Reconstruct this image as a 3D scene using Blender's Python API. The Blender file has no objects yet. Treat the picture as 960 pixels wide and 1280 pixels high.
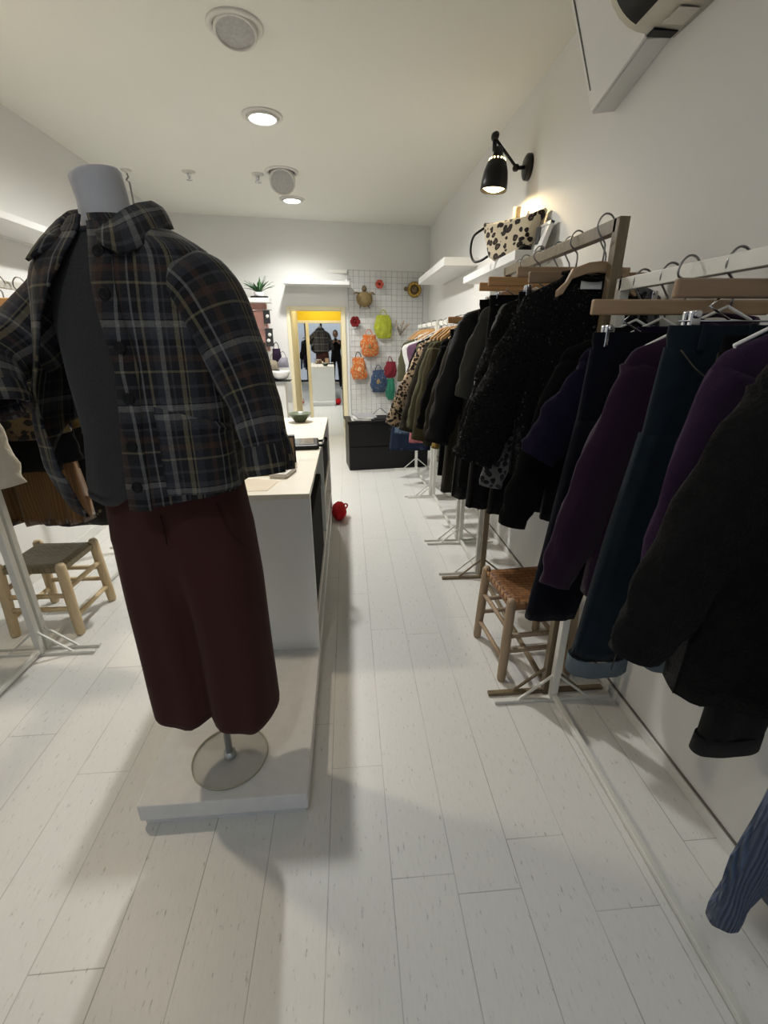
import bpy, bmesh, math, random
from mathutils import Vector, Matrix, noise
PI = math.pi
random.seed(7)
S = bpy.context.scene
COL = S.collection

# ------------------------------------------------------------------ helpers
def link(o, parent=None):
    COL.objects.link(o)
    if parent is not None:
        o.parent = parent
    return o

def tag(o, label, cat, group=None, kind=None):
    if label: o['label'] = label
    if cat: o['category'] = cat
    if group: o['group'] = group
    if kind: o['kind'] = kind
    return o

def thing(name, label, cat, loc=(0, 0, 0), rz=0.0, group=None):
    o = bpy.data.objects.new(name, None)
    o.empty_display_size = .05
    link(o)
    o.location = loc
    o.rotation_euler = (0, 0, rz)
    return tag(o, label, cat, group)

def nz(x, y, z=0.0):
    return noise.noise(Vector((x, y, z)))

def smooth(t):
    t = max(0., min(1., t))
    return t * t * (3 - 2 * t)

def interp(tab, t):
    """piecewise-linear table [(t, v...)] sorted by t"""
    if t <= tab[0][0]: return tab[0][1:]
    for a, b in zip(tab, tab[1:]):
        if t <= b[0]:
            k = (t - a[0]) / (b[0] - a[0])
            return tuple(p + (q - p) * k for p, q in zip(a[1:], b[1:]))
    return tab[-1][1:]

def curve_pts(pts, n):
    """Catmull-Rom through pts"""
    P = [Vector(p) for p in pts]
    P = [P[0] * 2 - P[1]] + P + [P[-1] * 2 - P[-2]]
    out = []
    m = len(P) - 3
    for i in range(n):
        t = i / (n - 1) * m
        k = min(int(t), m - 1); u = t - k
        a, b, c, d = P[k:k + 4]
        out.append(.5 * ((2 * b) + (c - a) * u + (2 * a - 5 * b + 4 * c - d) * u * u + (3 * b - a - 3 * c + d) * u ** 3))
    return out

class MB:
    def __init__(self):
        self.bm = bmesh.new()
        self.uv = None
    def box(self, x0, x1, y0, y1, z0, z1, M=None):
        vs = [self.bm.verts.new(Vector(c)) for c in ((x0, y0, z0), (x1, y0, z0), (x1, y1, z0), (x0, y1, z0), (x0, y0, z1), (x1, y0, z1), (x1, y1, z1), (x0, y1, z1))]
        if M is not None:
            for v in vs: v.co = M @ v.co
        for f in ((3, 2, 1, 0), (4, 5, 6, 7), (0, 1, 5, 4), (1, 2, 6, 5), (2, 3, 7, 6), (3, 0, 4, 7)):
            self.bm.faces.new([vs[i] for i in f])
        return self
    def bar(self, p, q, w, h, up=(0, 0, 1)):
        """rectangular bar from p to q"""
        p, q = Vector(p), Vector(q)
        d = (q - p).normalized(); up = Vector(up)
        if abs(d.dot(up)) > .98: up = Vector((0, 1, 0))
        s = d.cross(up).normalized(); u = s.cross(d)
        rings = []
        for c in (p, q):
            rings.append([self.bm.verts.new(c + s * a * w / 2 + u * b * h / 2) for a, b in ((-1, -1), (1, -1), (1, 1), (-1, 1))])
        for i in range(4):
            self.bm.faces.new([rings[0][i], rings[0][(i + 1) % 4], rings[1][(i + 1) % 4], rings[1][i]])
        self.bm.faces.new(rings[0][::-1]); self.bm.faces.new(rings[1])
        return self
    def grid(self, rings, closed=True, cap0=False, cap1=False, uvs=None):
        V = [[self.bm.verts.new(p) for p in r] for r in rings]
        n = len(V[0])
        if uvs is not None and self.uv is None:
            self.uv = self.bm.loops.layers.uv.new('UVMap')
        for i in range(len(V) - 1):
            for j in range(n if closed else n - 1):
                k = (j + 1) % n
                f = self.bm.faces.new([V[i][j], V[i][k], V[i + 1][k], V[i + 1][j]])
                if uvs is not None:
                    kk = j + 1
                    for l, (a, b) in zip(f.loops, ((i, j), (i, kk), (i + 1, kk), (i + 1, j))):
                        l[self.uv].uv = uvs(a, b)
        if cap0: self.bm.faces.new(V[0][::-1])
        if cap1: self.bm.faces.new(V[-1])
        return self
    def tube(self, pts, r, n=8, flat=1.0, caps=True, closed=False):
        """round tube along a path; r number or list"""
        P = [Vector(p) for p in pts]
        m = len(P)
        R = r if isinstance(r, (list, tuple)) else [r] * m
        rings = []; prev = None
        for i in range(m):
            if closed: d = (P[(i + 1) % m] - P[i - 1])
            else: d = P[min(i + 1, m - 1)] - P[max(i - 1, 0)]
            d = d.normalized() if d.length > 1e-9 else Vector((0, 0, 1))
            if prev is None:
                ref = Vector((0, 0, 1)) if abs(d.z) < .9 else Vector((1, 0, 0))
                s = d.cross(ref).normalized()
            else:
                s = (prev - d * prev.dot(d)).normalized()
            prev = s
            u = d.cross(s)
            rings.append([P[i] + (s * math.cos(2 * PI * k / n) + u * math.sin(2 * PI * k / n) * flat) * R[i] for k in range(n)])
        if closed: rings.append(rings[0])
        self.grid(rings, True, caps and not closed, caps and not closed)
        return self
    def lathe(self, prof, c=(0, 0, 0), n=24, axis=(0, 0, 1), cap0=False, cap1=False, sx=1., sy=1.):
        a = Vector(axis).normalized()
        ref = Vector((1, 0, 0)) if abs(a.x) < .9 else Vector((0, 1, 0))
        s = (ref - a * ref.dot(a)).normalized(); u = a.cross(s)
        c = Vector(c)
        self.grid([[c + a * h + (s * math.cos(2 * PI * k / n) * sx + u * math.sin(2 * PI * k / n) * sy) * r for k in range(n)] for r, h in prof], True, cap0, cap1)
        return self
    def prism(self, pts2, axis, a, b):
        """extrude 2D outline; axis 'x','y','z' with the other two coords in order"""
        def mk(p, t):
            return {'x': (t, p[0], p[1]), 'y': (p[0], t, p[1]), 'z': (p[0], p[1], t)}[axis]
        A = [self.bm.verts.new(mk(p, a)) for p in pts2]; B = [self.bm.verts.new(mk(p, b)) for p in pts2]
        n = len(pts2)
        for i in range(n):
            self.bm.faces.new([A[i], A[(i + 1) % n], B[(i + 1) % n], B[i]])
        self.bm.faces.new(A[::-1]); self.bm.faces.new(B)
        return self
    def build(self, name, m, parent=None, sm=True, bevel=0.0, solid=0.0, sub=0, M=None):
        bm = self.bm
        if M is not None: bmesh.ops.transform(bm, matrix=M, verts=bm.verts)
        bmesh.ops.recalc_face_normals(bm, faces=bm.faces)
        me = bpy.data.meshes.new(name)
        bm.to_mesh(me); bm.free()
        me.materials.append(m)
        o = bpy.data.objects.new(name, me)
        link(o, parent)
        if sm:
            for p in me.polygons: p.use_smooth = True
        if solid:
            md = o.modifiers.new('thick', 'SOLIDIFY'); md.thickness = solid; md.offset = 0
        if bevel:
            md = o.modifiers.new('bev', 'BEVEL'); md.width = bevel; md.segments = 2; md.limit_method = 'ANGLE'; md.angle_limit = .6
            if sm:
                pass
        if sub:
            md = o.modifiers.new('sub', 'SUBSURF'); md.levels = sub; md.render_levels = sub
        return o

def boxo(name, m, x0, x1, y0, y1, z0, z1, parent=None, bevel=.003):
    return MB().box(x0, x1, y0, y1, z0, z1).build(name, m, parent, sm=False, bevel=bevel)

def struct(o, label=None):
    o['kind'] = 'structure'
    if label: o['label'] = label
    return o

def copy_tree(o, parent=None):
    c = o.copy(); COL.objects.link(c)
    if parent is not None: c.parent = parent
    for ch in list(o.children): copy_tree(ch, c)
    return c

# ------------------------------------------------------------------ materials
def newmat(name):
    m = bpy.data.materials.new(name); m.use_nodes = True
    nt = m.node_tree
    b = nt.nodes['Principled BSDF']
    return m, nt, b

def N(nt, typ, **kw):
    n = nt.nodes.new(typ)
    for k, v in kw.items():
        if k.startswith('i_'):
            key = k[2:]
            key = int(key) if key.isdigit() else key.replace('_', ' ')
            n.inputs[key].default_value = v
        else: setattr(n, k, v)
    return n

def rgb(c): return (c[0], c[1], c[2], 1.0)

def math_(nt, op, a, b=None, c=None):
    n = nt.nodes.new('ShaderNodeMath'); n.operation = op
    for i, v in enumerate((a, b, c)):
        if v is None: continue
        if isinstance(v, (int, float)): n.inputs[i].default_value = v
        else: nt.links.new(v, n.inputs[i])
    return n.outputs[0]

def mixc(nt, fac, a, b, blend='MIX'):
    n = nt.nodes.new('ShaderNodeMix'); n.data_type = 'RGBA'; n.blend_type = blend
    for sock, v in ((n.inputs[0], fac), (n.inputs[6], a), (n.inputs[7], b)):
        if isinstance(v, (int, float)): sock.default_value = v
        elif isinstance(v, tuple): sock.default_value = rgb(v)
        else: nt.links.new(v, sock)
    return n.outputs[2]

def mat(name, c, rough=.6, metal=0., var=.12, scale=12., bump=0., bscale=120., sheen=0., spec=None, coords='Object', stretch=(1, 1, 1), trans=0.):
    """plain surface with a little procedural variation"""
    m, nt, b = newmat(name)
    tc = N(nt, 'ShaderNodeTexCoord')
    mp = N(nt, 'ShaderNodeMapping'); mp.inputs['Scale'].default_value = stretch
    nt.links.new(tc.outputs[coords], mp.inputs[0])
    no = N(nt, 'ShaderNodeTexNoise', i_Scale=scale, i_Detail=4.)
    nt.links.new(mp.outputs[0], no.inputs['Vector'])
    lo = tuple(max(0, v * (1 - var)) for v in c); hi = tuple(min(1, v * (1 + var)) for v in c)
    nt.links.new(mixc(nt, no.outputs['Fac'], lo, hi), b.inputs['Base Color'])
    b.inputs['Roughness'].default_value = rough
    b.inputs['Metallic'].default_value = metal
    if spec is not None: b.inputs['Specular IOR Level'].default_value = spec
    if sheen: b.inputs['Sheen Weight'].default_value = sheen; b.inputs['Sheen Roughness'].default_value = .5
    if trans: b.inputs['Transmission Weight'].default_value = trans
    if bump:
        n2 = N(nt, 'ShaderNodeTexNoise', i_Scale=bscale, i_Detail=3.)
        nt.links.new(mp.outputs[0], n2.inputs['Vector'])
        bp = N(nt, 'ShaderNodeBump', i_Strength=bump, i_Distance=.004)
        nt.links.new(n2.outputs['Fac'], bp.inputs['Height']); nt.links.new(bp.outputs[0], b.inputs['Normal'])
    return m

def fabric(name, c, bump=.35, bscale=260., var=.25, sheen=.02, rough=.95):
    return mat(name, c, rough, 0, var, 30., bump, bscale, sheen, spec=.15)

def ribbed(name, c, scale, axis='X', bump=.6, sheen=.04, dist=.003, contrast=.25):
    m, nt, b = newmat(name)
    tc = N(nt, 'ShaderNodeTexCoord')
    w = N(nt, 'ShaderNodeTexWave', i_Scale=scale, i_Distortion=.6, i_Detail=1.5); w.bands_direction = axis
    nt.links.new(tc.outputs['Object'], w.inputs['Vector'])
    no = N(nt, 'ShaderNodeTexNoise', i_Scale=18., i_Detail=4.)
    nt.links.new(tc.outputs['Object'], no.inputs['Vector'])
    lo = tuple(v * (1 - contrast) for v in c); hi = tuple(min(1, v * (1 + contrast)) for v in c)
    base = mixc(nt, w.outputs['Fac'], lo, hi)
    base = mixc(nt, math_(nt, 'MULTIPLY', no.outputs['Fac'], .35), base, tuple(v * .6 for v in c))
    nt.links.new(base, b.inputs['Base Color'])
    b.inputs['Roughness'].default_value = .95
    b.inputs['Specular IOR Level'].default_value = .15
    b.inputs['Sheen Weight'].default_value = sheen
    bp = N(nt, 'ShaderNodeBump', i_Strength=bump, i_Distance=dist)
    nt.links.new(w.outputs['Fac'], bp.inputs['Height']); nt.links.new(bp.outputs[0], b.inputs['Normal'])
    return m

def leopard(name, base, spot, scale=26., ring=None, cov=0.):
    m, nt, b = newmat(name)
    tc = N(nt, 'ShaderNodeTexCoord')
    no = N(nt, 'ShaderNodeTexNoise', i_Scale=scale * 1.1, i_Detail=2.)
    nt.links.new(tc.outputs['Object'], no.inputs['Vector'])
    add = N(nt, 'ShaderNodeMix'); add.data_type = 'RGBA'; add.blend_type = 'LINEAR_LIGHT'; add.inputs[0].default_value = .014
    nt.links.new(tc.outputs['Object'], add.inputs[6]); nt.links.new(no.outputs['Color'], add.inputs[7])
    v = N(nt, 'ShaderNodeTexVoronoi', i_Scale=scale, i_Randomness=.85)
    nt.links.new(add.outputs[2], v.inputs['Vector'])
    cr = N(nt, 'ShaderNodeValToRGB')
    e = cr.color_ramp.elements
    e[0].position = 0.; e[0].color = rgb(ring or spot)
    e[1].position = .16; e[1].color = rgb(ring or spot)
    for p, c in ((.20, spot), (.43 + cov, spot), (.47 + cov, base)):
        x = e.new(p); x.color = rgb(c)
    nt.links.new(v.outputs['Distance'], cr.inputs[0])
    nt.links.new(cr.outputs[0], b.inputs['Base Color'])
    b.inputs['Roughness'].default_value = .95; b.inputs['Sheen Weight'].default_value = .2; b.inputs['Specular IOR Level'].default_value = .15
    n2 = N(nt, 'ShaderNodeTexNoise', i_Scale=220.)
    nt.links.new(tc.outputs['Object'], n2.inputs['Vector'])
    bp = N(nt, 'ShaderNodeBump', i_Strength=.5, i_Distance=.006)
    nt.links.new(n2.outputs['Fac'], bp.inputs['Height']); nt.links.new(bp.outputs[0], b.inputs['Normal'])
    return m

def emis(name, c, s):
    m, nt, b = newmat(name)
    b.inputs['Base Color'].default_value = rgb(c)
    b.inputs['Emission Color'].default_value = rgb(c); b.inputs['Emission Strength'].default_value = s
    return m

def plaid(name):
    m, nt, b = newmat(name)
    uv = N(nt, 'ShaderNodeUVMap'); uv.uv_map = 'UVMap'
    sp = N(nt, 'ShaderNodeSeparateXYZ'); nt.links.new(uv.outputs[0], sp.inputs[0])
    base = (.008, .008, .009)
    grey = (.072, .072, .068); tan = (.066, .058, .036); mid = (.023, .023, .025); rust = (.024, .015, .011); dk = (.004, .004, .005); blue = (.016, .017, .021)
    stops_u = [(0, grey), (.07, base), (.12, mid), (.15, base), (.25, tan), (.31, dk), (.335, tan), (.355, blue), (.46, base), (.56, rust), (.62, base), (.70, grey), (.725, dk), (.80, tan), (.835, base), (.90, blue)]
    stops_v = [(0, mid), (.08, grey), (.155, dk), (.17, mid), (.24, base), (.36, mid), (.40, base), (.55, tan), (.575, base), (.68, rust), (.76, base), (.84, mid), (.87, dk), (.94, blue)]
    def ramp(sock, per, off, stops):
        t = math_(nt, 'FRACT', math_(nt, 'ADD', math_(nt, 'DIVIDE', sock, per), off))
        cr = N(nt, 'ShaderNodeValToRGB'); cr.color_ramp.interpolation = 'CONSTANT'
        e = cr.color_ramp.elements
        e[0].position = stops[0][0]; e[0].color = rgb(stops[0][1])
        e[1].position = stops[1][0]; e[1].color = rgb(stops[1][1])
        for p, c in stops[2:]:
            x = e.new(p); x.color = rgb(c)
        nt.links.new(t, cr.inputs[0]); return cr.outputs[0]
    u = ramp(sp.outputs[0], .158, .1, stops_u); v = ramp(sp.outputs[1], .172, .62, stops_v)
    add = mixc(nt, 1.0, u, v, 'ADD')
    tc = N(nt, 'ShaderNodeTexCoord')
    no = N(nt, 'ShaderNodeTexNoise', i_Scale=350., i_Detail=2.)
    nt.links.new(tc.outputs['Object'], no.inputs['Vector'])
    n3 = N(nt, 'ShaderNodeTexNoise', i_Scale=14.); nt.links.new(tc.outputs['Object'], n3.inputs['Vector'])
    f = math_(nt, 'MULTIPLY_ADD', no.outputs['Fac'], 1.3, .55)
    mul = mixc(nt, 1.0, add, N(nt, 'ShaderNodeCombineColor').outputs[0], 'MULTIPLY')
    cc = mul.node.inputs[7].links[0].from_node
    for i in range(3): nt.links.new(f, cc.inputs[i])
    nt.links.new(mul, b.inputs['Base Color'])
    b.inputs['Roughness'].default_value = .95; b.inputs['Sheen Weight'].default_value = .03; b.inputs['Specular IOR Level'].default_value = .12
    bp = N(nt, 'ShaderNodeBump', i_Strength=.35, i_Distance=.003)
    nt.links.new(no.outputs['Fac'], bp.inputs['Height']); nt.links.new(bp.outputs[0], b.inputs['Normal'])
    return m

def floor_mat():
    m, nt, b = newmat('white_painted_planks')
    g = N(nt, 'ShaderNodeNewGeometry'); sp = N(nt, 'ShaderNodeSeparateXYZ'); nt.links.new(g.outputs['Position'], sp.inputs[0])
    W, L = .188, 1.22
    a = math_(nt, 'DIVIDE', math_(nt, 'ADD', sp.outputs[0], 20 * W + .103), W)
    col = math_(nt, 'FLOOR', a); fx = math_(nt, 'FRACT', a)
    wn = N(nt, 'ShaderNodeTexWhiteNoise'); wn.noise_dimensions = '1D'; nt.links.new(col, wn.inputs['W'])
    bb = math_(nt, 'ADD', math_(nt, 'DIVIDE', math_(nt, 'ADD', sp.outputs[1], 12.2), L), wn.outputs['Value'])
    row = math_(nt, 'FLOOR', bb); fy = math_(nt, 'FRACT', bb)
    jx = math_(nt, 'MINIMUM', fx, math_(nt, 'SUBTRACT', 1., fx))
    jy = math_(nt, 'MINIMUM', fy, math_(nt, 'SUBTRACT', 1., fy))
    mx = math_(nt, 'SUBTRACT', 1., math_(nt, 'SMOOTH_MIN', 1., math_(nt, 'DIVIDE', jx, .011), .1))
    my = math_(nt, 'SUBTRACT', 1., math_(nt, 'SMOOTH_MIN', 1., math_(nt, 'DIVIDE', jy, .0016), .1))
    joint = math_(nt, 'MAXIMUM', mx, my)
    no = N(nt, 'ShaderNodeTexNoise', i_Scale=3.5, i_Detail=3.); nt.links.new(g.outputs['Position'], no.inputs['Vector'])
    joint = math_(nt, 'MULTIPLY', math_(nt, 'MAXIMUM', joint, 0.), math_(nt, 'MULTIPLY_ADD', no.outputs['Fac'], 1.6, -.25), None)
    jc = N(nt, 'ShaderNodeClamp'); nt.links.new(joint, jc.inputs[0])
    # pale speckled grain
    mp = N(nt, 'ShaderNodeMapping'); mp.inputs['Scale'].default_value = (70, 16, 1); nt.links.new(g.outputs['Position'], mp.inputs[0])
    gr = N(nt, 'ShaderNodeTexNoise', i_Scale=1.6, i_Detail=6., i_Roughness=.7); nt.links.new(mp.outputs[0], gr.inputs['Vector'])
    cr = N(nt, 'ShaderNodeValToRGB'); e = cr.color_ramp.elements
    e[0].position = .335; e[0].color = (.36, .35, .33, 1); e[1].position = .385; e[1].color = (.70, .70, .675, 1)
    x = e.new(.75); x.color = (.75, .75, .73, 1)
    nt.links.new(gr.outputs['Fac'], cr.inputs[0])
    w2 = N(nt, 'ShaderNodeTexWhiteNoise'); w2.noise_dimensions = '2D'
    cv = N(nt, 'ShaderNodeCombineXYZ'); nt.links.new(col, cv.inputs[0]); nt.links.new(row, cv.inputs[1]); nt.links.new(cv.outputs[0], w2.inputs['Vector'])
    base = mixc(nt, math_(nt, 'MULTIPLY', w2.outputs['Value'], .10), cr.outputs[0], (.52, .50, .45))
    # scuffs
    n4 = N(nt, 'ShaderNodeTexNoise', i_Scale=1.3, i_Detail=5.); nt.links.new(g.outputs['Position'], n4.inputs['Vector'])
    base = mixc(nt, math_(nt, 'MULTIPLY', n4.outputs['Fac'], .22), base, (.52, .50, .46))
    base = mixc(nt, jc.outputs[0], base, (.13, .12, .10))
    nt.links.new(base, b.inputs['Base Color'])
    nt.links.new(math_(nt, 'MULTIPLY_ADD', n4.outputs['Fac'], .22, .26), b.inputs['Roughness'])
    b.inputs['Specular IOR Level'].default_value = .4
    bp = N(nt, 'ShaderNodeBump', i_Strength=.25, i_Distance=.003); bp.invert = True
    nt.links.new(jc.outputs[0], bp.inputs['Height']); nt.links.new(bp.outputs[0], b.inputs['Normal'])
    return m

def sequin_mat():
    m, nt, b = newmat('black_sequin_knit')
    tc = N(nt, 'ShaderNodeTexCoord')
    v = N(nt, 'ShaderNodeTexVoronoi', i_Scale=190.); nt.links.new(tc.outputs['Object'], v.inputs['Vector'])
    sc = N(nt, 'ShaderNodeSeparateColor'); nt.links.new(v.outputs['Color'], sc.inputs[0])
    big = math_(nt, 'GREATER_THAN', sc.outputs[0], .915)
    no = N(nt, 'ShaderNodeTexNoise', i_Scale=40.); nt.links.new(tc.outputs['Object'], no.inputs['Vector'])
    nt.links.new(mixc(nt, big, (.004, .004, .004), (.07, .07, .074)), b.inputs['Base Color'])
    nt.links.new(math_(nt, 'MULTIPLY', big, .9), b.inputs['Metallic'])
    nt.links.new(math_(nt, 'MULTIPLY_ADD', big, -.7, .95), b.inputs['Roughness'])
    b.inputs['Specular IOR Level'].default_value = .2
    # each sequin leans its own way
    g = N(nt, 'ShaderNodeNewGeometry')
    sub = N(nt, 'ShaderNodeVectorMath'); sub.operation = 'SUBTRACT'; nt.links.new(v.outputs['Color'], sub.inputs[0]); sub.inputs[1].default_value = (.5, .5, .5)
    scl = N(nt, 'ShaderNodeVectorMath'); scl.operation = 'SCALE'; nt.links.new(sub.outputs[0], scl.inputs[0]); scl.inputs['Scale'].default_value = 1.3
    ad = N(nt, 'ShaderNodeVectorMath'); ad.operation = 'ADD'; nt.links.new(g.outputs['Normal'], ad.inputs[0]); nt.links.new(scl.outputs[0], ad.inputs[1])
    nm = N(nt, 'ShaderNodeVectorMath'); nm.operation = 'NORMALIZE'; nt.links.new(ad.outputs[0], nm.inputs[0])
    nt.links.new(nm.outputs[0], b.inputs['Normal'])
    return m

def wood(name, c, dark, scale=9., axis='Z', rough=.5):
    m, nt, b = newmat(name)
    tc = N(nt, 'ShaderNodeTexCoord'); mp = N(nt, 'ShaderNodeMapping')
    st = {'X': (.12, 1, 1), 'Y': (1, .12, 1), 'Z': (1, 1, .12)}[axis]
    mp.inputs['Scale'].default_value = st; nt.links.new(tc.outputs['Object'], mp.inputs[0])
    no = N(nt, 'ShaderNodeTexNoise', i_Scale=scale * 7, i_Detail=5., i_Distortion=.6); nt.links.new(mp.outputs[0], no.inputs['Vector'])
    cr = N(nt, 'ShaderNodeValToRGB'); e = cr.color_ramp.elements
    e[0].position = .3; e[0].color = rgb(dark); e[1].position = .62; e[1].color = rgb(c)
    nt.links.new(no.outputs['Fac'], cr.inputs[0]); nt.links.new(cr.outputs[0], b.inputs['Base Color'])
    b.inputs['Roughness'].default_value = rough
    bp = N(nt, 'ShaderNodeBump', i_Strength=.2, i_Distance=.002)
    nt.links.new(no.outputs['Fac'], bp.inputs['Height']); nt.links.new(bp.outputs[0], b.inputs['Normal'])
    return m

m_wall = mat('wall_paint', (.72, .72, .70), .8, 0, .02, 3., .06, 60., coords='Object')
m_ceil = mat('ceiling_paint', (.735, .735, .68), .85, 0, .015, 2., .03, 50.)
m_floor = floor_mat()
m_white = mat('white_lacquer', (.76, .76, .74), .4, 0, .03, 6.)
m_white_wood = wood('white_washed_wood', (.70, .69, .64), (.50, .48, .42), 8., 'Z', .6)
m_scuff = mat('scuffed_white_paint', (.70, .70, .69), .6, 0, .10, 22., .15, 50.)
m_pale_ply = wood('pale_laminate', (.74, .70, .61), (.70, .66, .56), 5., 'Y', .35)
m_black = mat('black_metal', (.012, .012, .013), .38, .6, .1)
m_black_lac = mat('black_lacquer', (.006, .006, .0065), .42, 0, .1, spec=.25)
m_chrome = mat('chrome', (.62, .62, .63), .18, 1., .05)
m_steel = mat('hook_steel', (.28, .28, .28), .3, 1., .1)
m_gold = wood('brown_bronze_paint', (.19, .145, .085), (.15, .11, .062), 10., 'Z', .42)
m_beech = wood('beech_wood', (.40, .275, .165), (.33, .215, .12), 6., 'X', .5)
m_beech_dk = wood('darker_beech_wood', (.30, .20, .12), (.25, .16, .09), 6., 'X', .5)
m_orange_wood = wood('orange_beech_wood', (.56, .32, .13), (.46, .25, .10), 6., 'X', .5)
m_plaid = plaid('charcoal_plaid_wool')
m_corduroy = ribbed('burgundy_corduroy', (.054, .0195, .0165), 130., 'X', .12, .03, .001, .06)
m_heather = mat('charcoal_heather_knit', (.030, .030, .031), .95, 0, .45, 240., .4, 300., .1, spec=.12)
m_calico = mat('mannequin_calico', (.42, .42, .44), .85, 0, .05, 30., .12, 320.)
# ------------------------------------------------------------------ camera
cam = bpy.data.cameras.new('camera'); co = bpy.data.objects.new('camera', cam); COL.objects.link(co)
yaw, pit, rol = (math.radians(v) for v in (4.392, 21.261, .1387))
fw = Vector((math.sin(yaw) * math.cos(pit), math.cos(yaw) * math.cos(pit), -math.sin(pit)))
ri = Vector((math.cos(yaw), -math.sin(yaw), 0)); dn = -(ri.cross(fw))
R_ = ri * math.cos(rol) + dn * math.sin(rol); D_ = -ri * math.sin(rol) + dn * math.cos(rol)
co.matrix_world = Matrix(((R_.x, -D_.x, -fw.x, 0), (R_.y, -D_.y, -fw.y, 0), (R_.z, -D_.z, -fw.z, 1.5), (0, 0, 0, 1)))
cam.sensor_fit = 'VERTICAL'; cam.sensor_height = 36; cam.lens = 556.8 * 36 / 1280; cam.clip_start = .02
S.camera = co

# ------------------------------------------------------------------ room shell
XL, XR, YF, CEIL = -2.12, 1.15, -1.35, 2.88
def wy(x): return 6.605 + .15 * x             # back wall runs slightly askew
TILT = math.atan(.15)
struct(boxo('floor', m_floor, XL - .1, XR + .1, YF - .1, 8.0, -.12, 0, bevel=0))
struct(boxo('ceiling', m_ceil, XL - .1, XR + .1, YF - .1, 8.0, CEIL, CEIL + .1, bevel=0))
struct(boxo('wall_right', m_wall, XR, XR + .1, YF - .1, 8.0, 0, CEIL, bevel=0))
struct(boxo('wall_left', m_wall, XL - .1, XL, YF - .1, 8.0, 0, CEIL, bevel=0))
# back wall with the fitting-room doorway cut in it
DX0, DX1, DZ = -.745, -.062, 1.87
def slab_back(x0, x1, z0, z1, mb, d0=0.0, d1=.10):
    mb.prism([(x0, wy(x0) + d0), (x1, wy(x1) + d0), (x1, wy(x1) + d1), (x0, wy(x0) + d1)], 'z', z0, z1)
mb = MB(); slab_back(XL, DX0, 0, CEIL, mb); slab_back(DX1, XR, 0, CEIL, mb); slab_back(DX0, DX1, DZ, CEIL, mb)
struct(mb.build('wall_back', m_wall, sm=False))
m_trim = mat('white_trim', (.68, .68, .65), .5, 0, .06, 10.)
m_gap = mat('skirting_gap_shade', (.16, .15, .13), .8)  # dark tone painted in for the shaded gap above the skirting
b = struct(boxo('baseboard_right', m_trim, XR - .014, XR, YF, wy(XR), 0, .046, bevel=.002))
boxo('top_edge', m_gap, XR - .008, XR, YF, wy(XR), .046, .050, parent=b, bevel=0)
struct(boxo('baseboard_left', m_trim, XL, XL + .014, YF, wy(XL), 0, .07, bevel=.002))
# cream frame of the doorway
m_cream = mat('cream_painted_frame', (.78, .70, .48), .5, 0, .04, 8.)
m_yellow = mat('yellow_panel', (.93, .68, .03), .55, 0, .03, 4.)
dr = struct(boxo('door_1', m_cream, 0, .001, 0, .001, 0, .001, bevel=0), 'cream framed fitting room doorway in the back wall')
bpy.data.objects.remove(dr)
mb = MB()
slab_back(DX0 - .035, DX0 + .01, 0, DZ + .03, mb, -.02, .12); slab_back(DX1 - .01, DX1 + .05, 0, DZ + .03, mb, -.02, .12); slab_back(DX0, DX1, DZ - .02, DZ + .03, mb, -.02, .12)
struct(mb.build('door_1', m_cream, sm=False))
# fitting room recess: side walls, mirrored end
MY = 7.46
struct(boxo('wall_recess_left', m_cream, DX0 - .06, DX0, wy(DX0) + .1, MY + .15, 0, 2.3, bevel=0))
struct(boxo('wall_recess_right', m_cream, DX1 + .03, DX1 + .09, wy(DX1) + .1, MY + .15, 0, 2.3, bevel=0))
struct(boxo('wall_recess_back', m_yellow, DX0 - .06, DX1 + .09, MY + .05, MY + .15, 0, 2.3, bevel=0))
struct(boxo('ceiling_recess', m_ceil, DX0 - .06, DX1 + .09, wy(DX0) + .08, MY + .15, 2.3, 2.34, bevel=0))
m_mirror, nt, bs = newmat('mirror_glass')
bs.inputs['Base Color'].default_value = (.83, .86, .86, 1); bs.inputs['Metallic'].default_value = 1; bs.inputs['Roughness'].default_value = .015
mz = 1.72
def mirror(name, label, w, h, c, rz, post=.045):
    t = thing(name, label, 'mirror', c, rz)
    MB().box(-w / 2, w / 2, -.004, .004, .0, h).build('mirror_glass', m_mirror, t, sm=False)
    f = MB().box(-w / 2 - post, -w / 2, -.02, .02, 0, h + .04).box(w / 2, w / 2 + post * .6, -.02, .02, 0, h + .04).box(-w / 2, w / 2, -.02, .02, h, h + .04)
    f.build('frame', m_cream, t, sm=False, bevel=.003)
    return t
mirror('fitting_mirror', 'tall cream framed mirror on the back of the yellow fitting room', .52, mz, (-.315, MY - .03, 0), math.radians(1.1))
mirror('side_mirror', 'narrow tall mirror at the left of the framed fitting room mirror', .115, mz, (-.683, MY - .05, 0), math.radians(8), .012)
# white ledge above the doorway
t = thing('door_ledge', 'white projecting ledge box above the fitting room doorway', 'ledge', (0, 0, 0))
mb = MB(); slab_back(-.76, .055, 2.135, 2.175, mb, -.30, 0); mb.build('ledge_board', m_white, t, sm=False, bevel=.003)
for xx in (-.72, 0.0):
    mb = MB(); slab_back(xx, xx + .03, 2.175, 2.20, mb, -.27, -.01); mb.build('bracket', m_white, t, sm=False, bevel=.002)

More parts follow.
